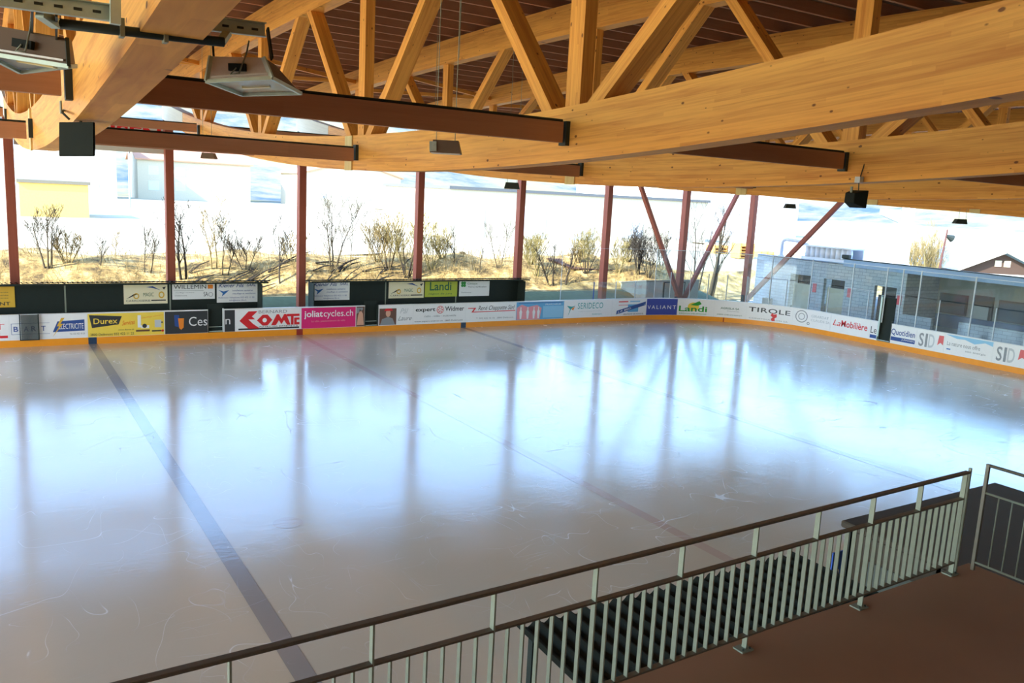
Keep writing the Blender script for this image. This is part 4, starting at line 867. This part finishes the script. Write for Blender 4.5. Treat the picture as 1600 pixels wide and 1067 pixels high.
tplace(996, 366, 21.6, stems=6, seed=23, r0=.08, spread=.36, lab='dark spreading shrub above the beige shed', m=BARKD, cat='shrub', nm='bare_shrub')
tplace(1032, 372, 24, stems=4, seed=24, r0=.05, spread=.4, lab='grey shrub behind the left slanting brace', m=BARK, cat='shrub', nm='bare_shrub')
tplace(1090, 348, 22, stems=2, seed=25, r0=.12, spread=.06, lab='pair of upright trunks between the seventh column and the brace', m=BARKD, depth=2)
tplace(1112, 325, 21.5, stems=2, seed=26, r0=.2, spread=.1, lab='thick trunk leaning right beside the eighth column', m=BARK, lean=.12, depth=3)
q = at_d(1452, 425, 72); tree(q.x, q.y, at_d(1452, 376, 72).z - terr(q.x, q.y), 9, 27, .12, .5, 'round olive bush behind the block building roof', OLIVE, 0, 3, 'bare_shrub', 1.3, 'shrub', TWIG)
q = at_d(1426, 425, 84); tree(q.x, q.y, at_d(1426, 380, 84).z - terr(q.x, q.y), 7, 28, .12, .5, 'yellowish bush left of the lamp mast', TWIG, 0, 3, 'bare_shrub', 1.3, 'shrub')
for u, tp, yy, st, sd, m_, lb in ((690, 372, 23.4, 6, 41, TWIG, 'pale fan of twigs behind the olive shrub in the fifth bay'), (828, 372, 23.2, 6, 42, OLIVE, 'tall olive thicket behind the shrub at the fifth column'), (902, 384, 23, 7, 43, TWIG, 'pale thicket behind the crooked trunks in the sixth bay'),
        (980, 376, 23, 7, 44, BARK, 'grey thicket left of the dark shrub above the shed'), (1014, 380, 21.4, 5, 45, BARKD, 'dark leaning branches right above the beige shed'), (590, 362, 23.4, 6, 46, TWIG, 'pale brush left of the fanning clump in the third bay'), (384, 378, 22.6, 3, 47, BARK, 'low forked sapling between the slender trees and the gap'), (106, 372, 23, 5, 48, TWIG, 'pale wispy shrub right of the forked tree in the left bay'), (455, 370, 22.8, 3, 49, TWIG, 'pale thin sapling just left of the third column')):
    tplace(u, tp, yy, stems=st, seed=sd, r0=.05, spread=.42, lab=lb, m=m_, cat='shrub', nm='bare_shrub')
# undergrowth on the bank
b = MB(); rnd = random.Random(5)
for i in range(2600):
    x = rnd.uniform(-14, 34); y = rnd.uniform(20.6, 25.5); z = terr(x, y); h = rnd.uniform(.2, 1.0) * (1.3 if x > 4 else .8); d = Vector((rnd.gauss(0, .35), rnd.gauss(0, .2), 1))
    p0 = Vector((x, y, z - .05)); b.tube([p0, p0 + d * h * .5, p0 + d * h + Vector((rnd.gauss(0, .1), 0, 0))], [.012, .009, .003], 3, False)
tag(b.build('undergrowth', TWIG), 'thin dry stalks and brushwood all over the grass bank', 'undergrowth', None, 'stuff')
b = MB()
for i in range(26):
    x = rnd.uniform(-4, 9); y = rnd.uniform(20.4, 23); p0 = Vector((x, y, terr(x, y) + .05)); L = rnd.uniform(.8, 2.2); p1 = Vector((x + L, y + rnd.uniform(.2, 1.2), 0)); p1.z = terr(p1.x, p1.y) + rnd.uniform(.1, .4)
    b.tube([p0, p0.lerp(p1, .5) + Vector((0, 0, .1)), p1], [.05, .04, .02], 4, False)
tag(b.build('cut_branches', BARKD), 'cut branches lying slantwise on the bank in the middle bays', 'branches', None, 'stuff')

# ------------------------------------------------------------------ LAMPS, SPEAKERS, CHANNELS
FROST = glass('lamp_front_glass', (.97, .97, .93), .06, .1)
def flood(P, lab, s=1.0, bracket=None, dark=False):
    """P: near-top-left, near-top-right, near-bottom-right, near-bottom-left, then the same four far"""
    P = [Vector(p) for p in P]; c = sum(P, Vector()) / 8; T = empty('floodlight', c, lab, 'floodlight', 'large floodlights under the roof')
    ntl, ntr, nbr, nbl, ftl, ftr, fbr, fbl = P
    A, Bm = (LAMPD, LAMPD) if dark else (LAMPB, LAMPD)
    b = MB(); b.quad(ntl, ntr, nbr, nbl); b.build('back_plate', A, T)
    b = MB(); b.quad(ntr, ftr, fbr, nbr); b.quad(ntl, nbl, fbl, ftl); b.build('side_plate', Bm, T)
    b = MB(); b.quad(ntl, ftl, ftr, ntr); b.quad(ftl, fbl, fbr, ftr); b.build('hood', Bm, T)
    up = (ntl - nbl).normalized() * .015
    b = MB(); b.quad(nbl + up, nbr + up, fbr + up, fbl + up); b.build('reflector', mat('lamp_reflector', '#d9d2b0', .5, .6), T)
    fr = MB()
    for a, d in ((nbl, nbr), (nbr, fbr), (fbr, fbl), (fbl, nbl)): fr.beam(a, d, .025, .025)
    fr.build('glass_frame', STEEL, T)
    k = (nbl + nbr + fbr + fbl) / 4; fr = MB(); fr.quad(*[k + (q - k) * .9 for q in (nbl, nbr, fbr, fbl)]); fr.build('glass', FROST, T)
    fr = MB(); fr.beam(k - (nbr - nbl) * .22 + up * .6, k + (nbr - nbl) * .22 + up * .6, .05, .03); fr.build('tube_lamp', mat('lamp_tube', '#f4e6a8', .3), T)
    nrm = (ntr - ntl).cross(nbl - ntl).normalized(); nrm = nrm if nrm.dot(CAM - c) > 0 else -nrm
    m_ = (ntl + ntr + nbl + nbr) / 4; ex = (ntr - ntl).normalized(); ez = (ntl - nbl).normalized()
    MB().beam(m_ - ex * .06 + nrm * .02, m_ + ex * .06 + nrm * .02, .04, .05).build('terminal_box', BLK2, T)
    MB().tube([m_ + nrm * .04 - ez * .01, m_ + nrm * .05 - ez * .06 - ex * .03, m_ + nrm * .05 - ez * .05 + ex * .03, m_ + nrm * .03 + ez * .1 + ex * .05, m_ + ez * .2 + ex * .04], .006, 6, False).build('cable', RAILM, T, True)
    for k in (0, 1):
        e = (ntl, ntr)[k] + ex * (.0 if k == 0 else 0); f_ = (nbl, nbr)[k]; MB().beam(e + nrm * .005, f_ + nrm * .005, .02, .03).build('edge_strip', STEEL if not dark else DSTEEL, T)
    MB().beam(nbl + ex * .03 + ez * .03 + nrm * .01, nbr - ex * .03 + ez * .03 + nrm * .01, .01, .012).build('lower_strip', WHITE, T)
    return T
d0 = 6.0
T = flood([at_d(330, 88, d0), at_d(412, 90, d0), at_d(425, 122, d0), at_d(323, 127, d0), at_d(372, 100, d0 + .5), at_d(430, 101, d0 + .5), at_d(470, 146, d0 + .62), at_d(378, 148, d0 + .62)], 'silver-backed floodlight hanging right of the closest truss')
for (u, v, d) in ((332, 60, 6.1), (418, 45, 6.2)):
    a = at_d(u, v, d); c = at_d(u + 2 if u < 400 else 425, 92, d - .05); MB().beam(a, c, .012, .045).build('hanger_strap', DSTEEL, T)
d1 = 5.2
flood([at_d(-28, 36, d1), at_d(105, 60, d1), at_d(108, 104, d1), at_d(-28, 82, d1), at_d(20, 52, d1 + .4), at_d(112, 62, d1 + .4), at_d(118, 103, d1 + .4), at_d(32, 113, d1 + .45)], 'brown-backed floodlight at the left picture edge beside the closest truss', dark=True)
fl = bpy.data.objects['floodlight.001']
for (u, v) in ((50, 42), (88, 52)): MB().beam(at_d(u, v + 6, d1 + .02), at_y(u, v - 32, -17.73), .012, .04).build('hanger_strap', DSTEEL, fl)
# slotted channel + pipe
yc_ = -17.85
T = empty('cable_channel', (-11.9, yc_, 7.85), 'slotted galvanised steel channel crossing the closest truss with the floodlights on it', 'mounting rail')
def chan(a, c, nm):
    a, c = Vector(a), Vector(c); d = (c - a).normalized(); b = MB()
    b.beam(a + Vector((0, 0, .04)), c + Vector((0, 0, .04)), .045, .006); b.beam(a - Vector((0, 0, .04)), c - Vector((0, 0, .04)), .045, .006); b.beam(a + Vector((0, .02, 0)), c + Vector((0, .02, 0)), .006, .08)
    o = b.build(nm, STEEL, T); n_ = int((c - a).length / .09); s = MB()
    for i in range(n_):
        q = a + d * (.05 + i * .09); s.beam(q + Vector((0, .015, 0)), q + d * .04 + Vector((0, .015, 0)), .004, .014)
    s.build('slots', DSTEEL, o); return o
a1 = at_y(-30, -8, yc_ + .1); a2 = at_y(186, 22, yc_ + .1); chan(a1, a2, 'channel')
a1 = at_y(262, 29, -17.3); a2 = at_y(415, 47, -17.3); chan(a1, a2, 'channel')
MB().beam(at_y(180, -20, yc_ + .05), at_y(180, 38, yc_ + .05), .05, .05, (0, 1, 0)).build('upright', STEEL, T)
p1_ = at_y(84, 36, -17.5); p2_ = at_y(350, 66, -17.5)
MB().tube([p1_, p2_], .028, 10).build('pipe', DSTEEL, T, True)
MB().beam(at_y(62, 20, -17.6), at_y(88, 38, -17.5), .05, .05).build('strut', STEEL, T)
for u, v in ((190, 47), (258, 56)): q = at_y(u, v, -17.5); MB().box(q.x - .012, q.x + .012, q.y - .04, q.y + .04, q.z - .04, q.z + .06).build('clip', RAILM, T)
MB().beam(at_y(355, 52, -17.4), at_y(345, 66, -17.5), .05, .03).build('strut', STEEL, T)
# speakers
q = at_d(128, 221, 8.3); q2 = q
T = empty('loudspeaker', q, 'square black loudspeaker hanging under the closest truss', 'loudspeaker')
ex = R_.copy(); ey = U_.copy(); ez = F_.copy(); h_ = .205
def cub(c, ax, ay, az, w_, h, d, tz=1): return [c - ax * w_ - ay * h, c + ax * w_ - ay * h, c + ax * w_ + ay * h, c - ax * w_ + ay * h, c - ax * w_ * tz - ay * h * tz + az * d, c + ax * w_ * tz - ay * h * tz + az * d, c + ax * w_ * tz + ay * h * tz + az * d, c - ax * w_ * tz + ay * h * tz + az * d]
MB().hexa(cub(q - ez * .1, ex, ey, ez, .178, .17, .26, .3)).build('cabinet', BLK2, T, False, .008); MB().hexa(cub(q - ez * .112, ex, ey, ez, .165, .158, .01)).build('grille', BLACK, T)
hk = at_d(98, 165, 9.4); MB().tube([q + Vector((-.1, 0, .2)), q + Vector((-.16, 0, .26)), at_d(99, 172, 9.4)], .012, 6, False).build('cable', DSTEEL, T, True)
MB().box(hk.x - .03, hk.x + .05, hk.y - .04, hk.y + .03, hk.z - .09, hk.z + .05).build('junction_box', RAILM, T, False, .006)
MB().tube([hk + Vector((0, 0, .05)), at_d(97, 135, 9.4)], .008, 6).build('cable', DSTEEL, T)
MB().tube([q + Vector((.0, .05, .15)), q + Vector((0, .05, .5))], .015, 6).build('hanger', DSTEEL, T)
q = at_d(1340, 311, 14.25)
T = empty('loudspeaker', q, 'black loudspeaker hanging under the third truss over the right side of the ice', 'loudspeaker')
fx_ = (F_ * .55 + R_ * .83).normalized(); rx = fx_.cross(Vector((0, 0, 1))).normalized()
ux = rx.cross(fx_)
MB().hexa(cub(q + Vector((.04, 0, 0)), rx, ux, -fx_, .168, .15, .27, .55)).build('cabinet', BLK2, T, False, .01)
MB().tube([q + Vector((0, 0, .12)), q + Vector((-.02, 0, .3)), Vector((q.x + .08, q.y, q.z + .62))], .01, 6).build('cable', DSTEEL, T); MB().box(q.x - .07, q.x + .03, q.y - .05, q.y + .05, q.z + .27, q.z + .37).build('junction_box', PW, T); MB().box(q.x - .2, q.x - .18, q.y - .02, q.y + .02, q.z - .05, q.z + .2).build('bracket', RAILM, T)
# small floodlights
def small(u, v, d, wd, lab, dark=True):
    q = at_d(u, v, d); T = empty('small_floodlight', q, lab, 'floodlight', 'small floodlights hanging from the roof')
    ax, ay, az = R_.copy(), Vector((0, 0, 1)), F_.copy(); az.z = 0; az.normalize(); ax = az.cross(ay)
    h = wd * .2
    b = MB(); b.hexa([q - ax * wd / 2 - ay * h, q + ax * wd / 2 - ay * h, q + ax * wd * .4 + ay * h, q - ax * wd * .4 + ay * h, q - ax * wd / 2 - ay * h + az * .3, q + ax * wd / 2 - ay * h + az * .3, q + ax * wd * .4 + ay * h + az * .2, q - ax * wd * .4 + ay * h + az * .2]); b.build('housing', DSTEEL if dark else LAMPD, T)
    MB().hexa([q - ax * wd * .46 - ay * (h + .01), q + ax * wd * .46 - ay * (h + .01), q + ax * wd * .46 - ay * h, q - ax * wd * .46 - ay * h] + [p_ + az * .28 for p_ in (q - ax * wd * .46 - ay * (h + .01), q + ax * wd * .46 - ay * (h + .01), q + ax * wd * .46 - ay * h, q - ax * wd * .46 - ay * h)]).build('glass', LAMPB, T)
    for sg in (-1, 1): MB().tube([q + ax * sg * wd * .3 + ay * h, Vector((q.x + ax.x * sg * wd * .3, q.y + ax.y * sg * wd * .3, ztop(q.y) + .1))], .006, 5).build('hanger', RAILM, T)
    return T
T = small(696, 229, 12.4, .46, 'brown floodlight in front of the large knotty truss chord', False)
a = at_d(671, 228, 12.38); c = at_d(682, 228, 12.38); MB().hexa([a - U_ * .07, c - U_ * .07, c + U_ * .07, a + U_ * .07, a - U_ * .07 + F_ * .1, c - U_ * .07 + F_ * .1, c + U_ * .07 + F_ * .1, a + U_ * .07 + F_ * .1]).build('end_plate', STEEL, T)
small(800, 290, 24, .45, 'dark floodlight hanging left of the fifth column'); small(324, 243, 25, .42, 'small brown floodlight hanging right of the second column', False); small(1236, 322, 32, .42, 'dark floodlight hanging right of the eighth column'); small(1503, 346, 30, .42, 'dark floodlight hanging above the brown house')
# thin hanging wires
for (u, v0, v1, d, lab) in ((721, 0, 88, 17, 'long thin wire hanging from the roof right of the tall web'), (685, 30, 190, 22, 'thin wire hanging behind the red-brown tie beam')):
    a, c = at_d(u, v0, d), at_d(u - 3, v1, d); c.x, c.y = a.x, a.y; a.z = 11.75
    tag(MB().tube([a, c], .006, 5).build('hanging_wire', RAILM), lab, 'wire', 'thin wires hanging from the roof')

# ------------------------------------------------------------------ PLATFORM AND RAILING
o = MB().box(-26, -4.18, -31, -18.74, 3.3, 3.58).build('platform', PLAT); tag(o, 'brown spectator platform floor', None, None, 'structure')
for x in (-24, -18, -12, -5):
    MB().box(x - .15, x + .15, -19.4, -19.1, -.06, 3.3).build('support_post', CONC, o)
def ry(x): return -18.94 + (x + 10.57) * .0227
PX = [-4.60, -5.317, -6.013, -6.736, -7.461, -8.222, -8.993, -9.773, -10.555, -11.32, -12.08, -12.84, -13.6]
ZR = 4.585
T = empty('railing', (-8, ry(-8), 3.58), 'galvanised steel bar railing with a flat dark handrail along the platform edge', 'railing')
MB().beam((PX[-1], ry(PX[-1]), ZR), (PX[0] + .04, ry(PX[0]), ZR), .05, .022).build('handrail', HANDR, T, False, .004)
MB().beam((PX[-1], ry(PX[-1]), 4.335), (PX[0], ry(PX[0]), 4.335), .045, .014).build('middle_rail', HANDR, T)
MB().beam((PX[-1], ry(PX[-1]), 3.70), (PX[0], ry(PX[0]), 3.70), .045, .014).build('bottom_rail', HANDR, T)
bl0 = None
for i, x in enumerate(PX):
    y = ry(x); low = 3.585 if i % 2 == 0 else 3.70
    MB().box(x - .006, x + .006, y - .0225, y + .0225, low, ZR - .01).build('post', RAILM, T)
    if i % 2 == 0:
        MB().box(x - .07, x + .05, y - .05, y + .05, 3.582, 3.594).build('foot_plate', RAILM, T); 
        for dx in (-.045, .028): MB().tube([(x + dx, y - .03, 3.594), (x + dx, y - .03, 3.606)], .009, 6).build('bolt', DSTEEL, T)
    if i + 1 < len(PX):
        X2 = PX[i + 1]
        for k in range(1, 7):
            xx = x + (X2 - x) * k / 7; y = ry(xx)
            if bl0 is None: bl0 = MB().box(xx - .005, xx + .005, y - .018, y + .018, 3.705, 4.328).build('baluster', RAILM, T); bx, by = xx, y
            else: inst(bl0, 'baluster', T, (xx - bx, y - by, 0))
# corner and side railing
xs_ = -4.30
T = empty('railing', (xs_, -19.6, 3.58), 'slim round-bar side railing at the right end of the platform', 'railing')
MB().box(xs_ - .235, xs_ - .215, -18.815, -18.79, 3.45, 4.62).build('corner_post', RAILM, T)
MB().box(xs_ - .015, xs_ + .015, -18.86, -18.83, 3.45, 4.64).build('corner_post', HANDR, T)
MB().tube([(xs_, -18.86, 4.63), (xs_, -22, 4.63)], .016, 8).build('handrail', HANDR, T, True)
MB().tube([(xs_, -18.86, 4.36), (xs_, -22, 4.36)], .011, 8).build('middle_rail', RAILM, T, True)
MB().tube([(xs_, -18.86, 3.66), (xs_, -22, 3.66)], .011, 8).build('bottom_rail', RAILM, T, True)
for k in range(1, 24):
    y = -18.86 - .125 * k; MB().tube([(xs_, y, 3.66), (xs_, y, 4.36)], .007, 6).build('baluster', RAILM, T, True)

b = MB(); b.box(-34, 34, -31.4, -31.1, -.06, 11.4); tag(b.build('sky_block_wall', mat('added_brown_timber_wall', '#a07c5c', .85, stretch=(6, 6, .6))), 'brown boarded wall added unseen behind the platform to block sky light', None, None, 'structure')  # added out of view to cut the sky fill from the near side

# ------------------------------------------------------------------ NEAR BENCH ROOFS below the railing
T = empty('near_bench_roof', (-5.6, -17, 2.4), 'dark corrugated roof over the near bench, seen through the railing bars', 'shelter')
rows = []; xs2 = [-7.75 + i * .035 for i in range(122)]
for yy, zz in ((-16.15, 2.50), (-18.6, 2.62)):
    rows.append([(q + (.0 if yy > -17 else -.25), yy, zz + .035 * math.sin(q * 2 * PI / .21)) for q in xs2])
b = MB(); b.sheet(rows); b.sheet([[(q[0], q[1], q[2] - .015) for q in r] for r in rows]); b.build('corrugated_sheet', CORR, T)
for x in (-7.6, -3.7): MB().box(x - .04, x + .04, -16.3, -16.22, 0, 2.45).build('post', BLACK, T); MB().box(x - .04, x + .04, -18.5, -18.42, 0, 2.5).build('post', BLACK, T)
MB().box(-7.6, -3.7, -18.5, -18.45, 0, 2.4).build('back_panel', BLACK, T)
MB().box(-7.6, -3.7, -16.32, -16.24, 2.36, 2.46).build('front_beam', BLACK, T)
T = empty('scorer_booth', (0, -17, 0), 'brown flat-roofed scorer booth below the railing corner', 'booth')
BROOF = mat('dark_brown_roofing', '#4a4236', .8, scale=2)
MB().box(-1.95, 2.1, -19.4, -15.72, 2.44, 2.54).build('roof', BROOF, T, False, .02)
MB().box(-1.9, 2.0, -18.6, -15.85, 0, 1.1).build('base_wall', mat('booth_wall', '#4b4439', .8), T)
for y in (-15.9, -17.2, -18.5): MB().box(-1.9, -1.84, y - .03, y + .03, 1.1, 2.44).build('post', DSTEEL, T)
for x in (-1.87, .0, 1.97): MB().box(x - .03, x + .03, -15.9, -15.84, 1.1, 2.44).build('post', DSTEEL, T)
MB().box(-1.9, 2.0, -18.6, -18.55, 1.1, 2.44).build('rear_wall', mat('booth_wall', '#4b4439', .8), T)
MB().box(-1.9, -1.84, -18.7, -15.9, 1.1, 2.42).build('side_wall', mat('booth_wall', '#4b4439', .8), T); MB().box(-1.925, -1.9, -17.0, -16.2, 1.5, 2.1).build('window', mat('booth_window', '#58625f', .6), T); MB().box(-1.8, 1.9, -15.88, -15.87, 1.1, 2.4).build('pane', GLASS, T)
MB().box(-1.5, 1.2, -16.8, -16.2, 1.0, 1.05).build('counter', WHITE, T)
o = MB().box(-.5, .1, -16.9, -16.3, 1.06, 1.35).build('equipment_case', flat('pale_case', '#8d9a98'), None, False, .02); tag(o, 'pale grey case on the counter inside the scorer booth', 'box')
T = empty('banner_flag', (-2.1, -15.9, 0), 'upright blue banner beside the scorer booth', 'banner'); MB().box(-2.35, -2.1, -15.95, -15.93, 1.45, 2.2).build('cloth', flat('banner_blue', '#2a5fc4'), T)
MB().tube([(-2.1, -15.94, 0), (-2.1, -15.94, 2.2)], .012, 6).build('pole', PW, T); lettering('0', -2.28, -2.18, 1.75, 1.95, C['white'], T, where=lambda s_, z, o: Vector((s_, -15.955 - o, z)), off=.002)
o = MB().box(2.1, 12, -24, -18.5, -.05, 2.2).build('stair_shade_block', mat('painted_stair_shade', '#2b3530', .8)); tag(o, 'dark green block painted as the stair shadow beyond the platform end', None, None, 'structure')  # added block, its dark green paints the shadow around the stairs
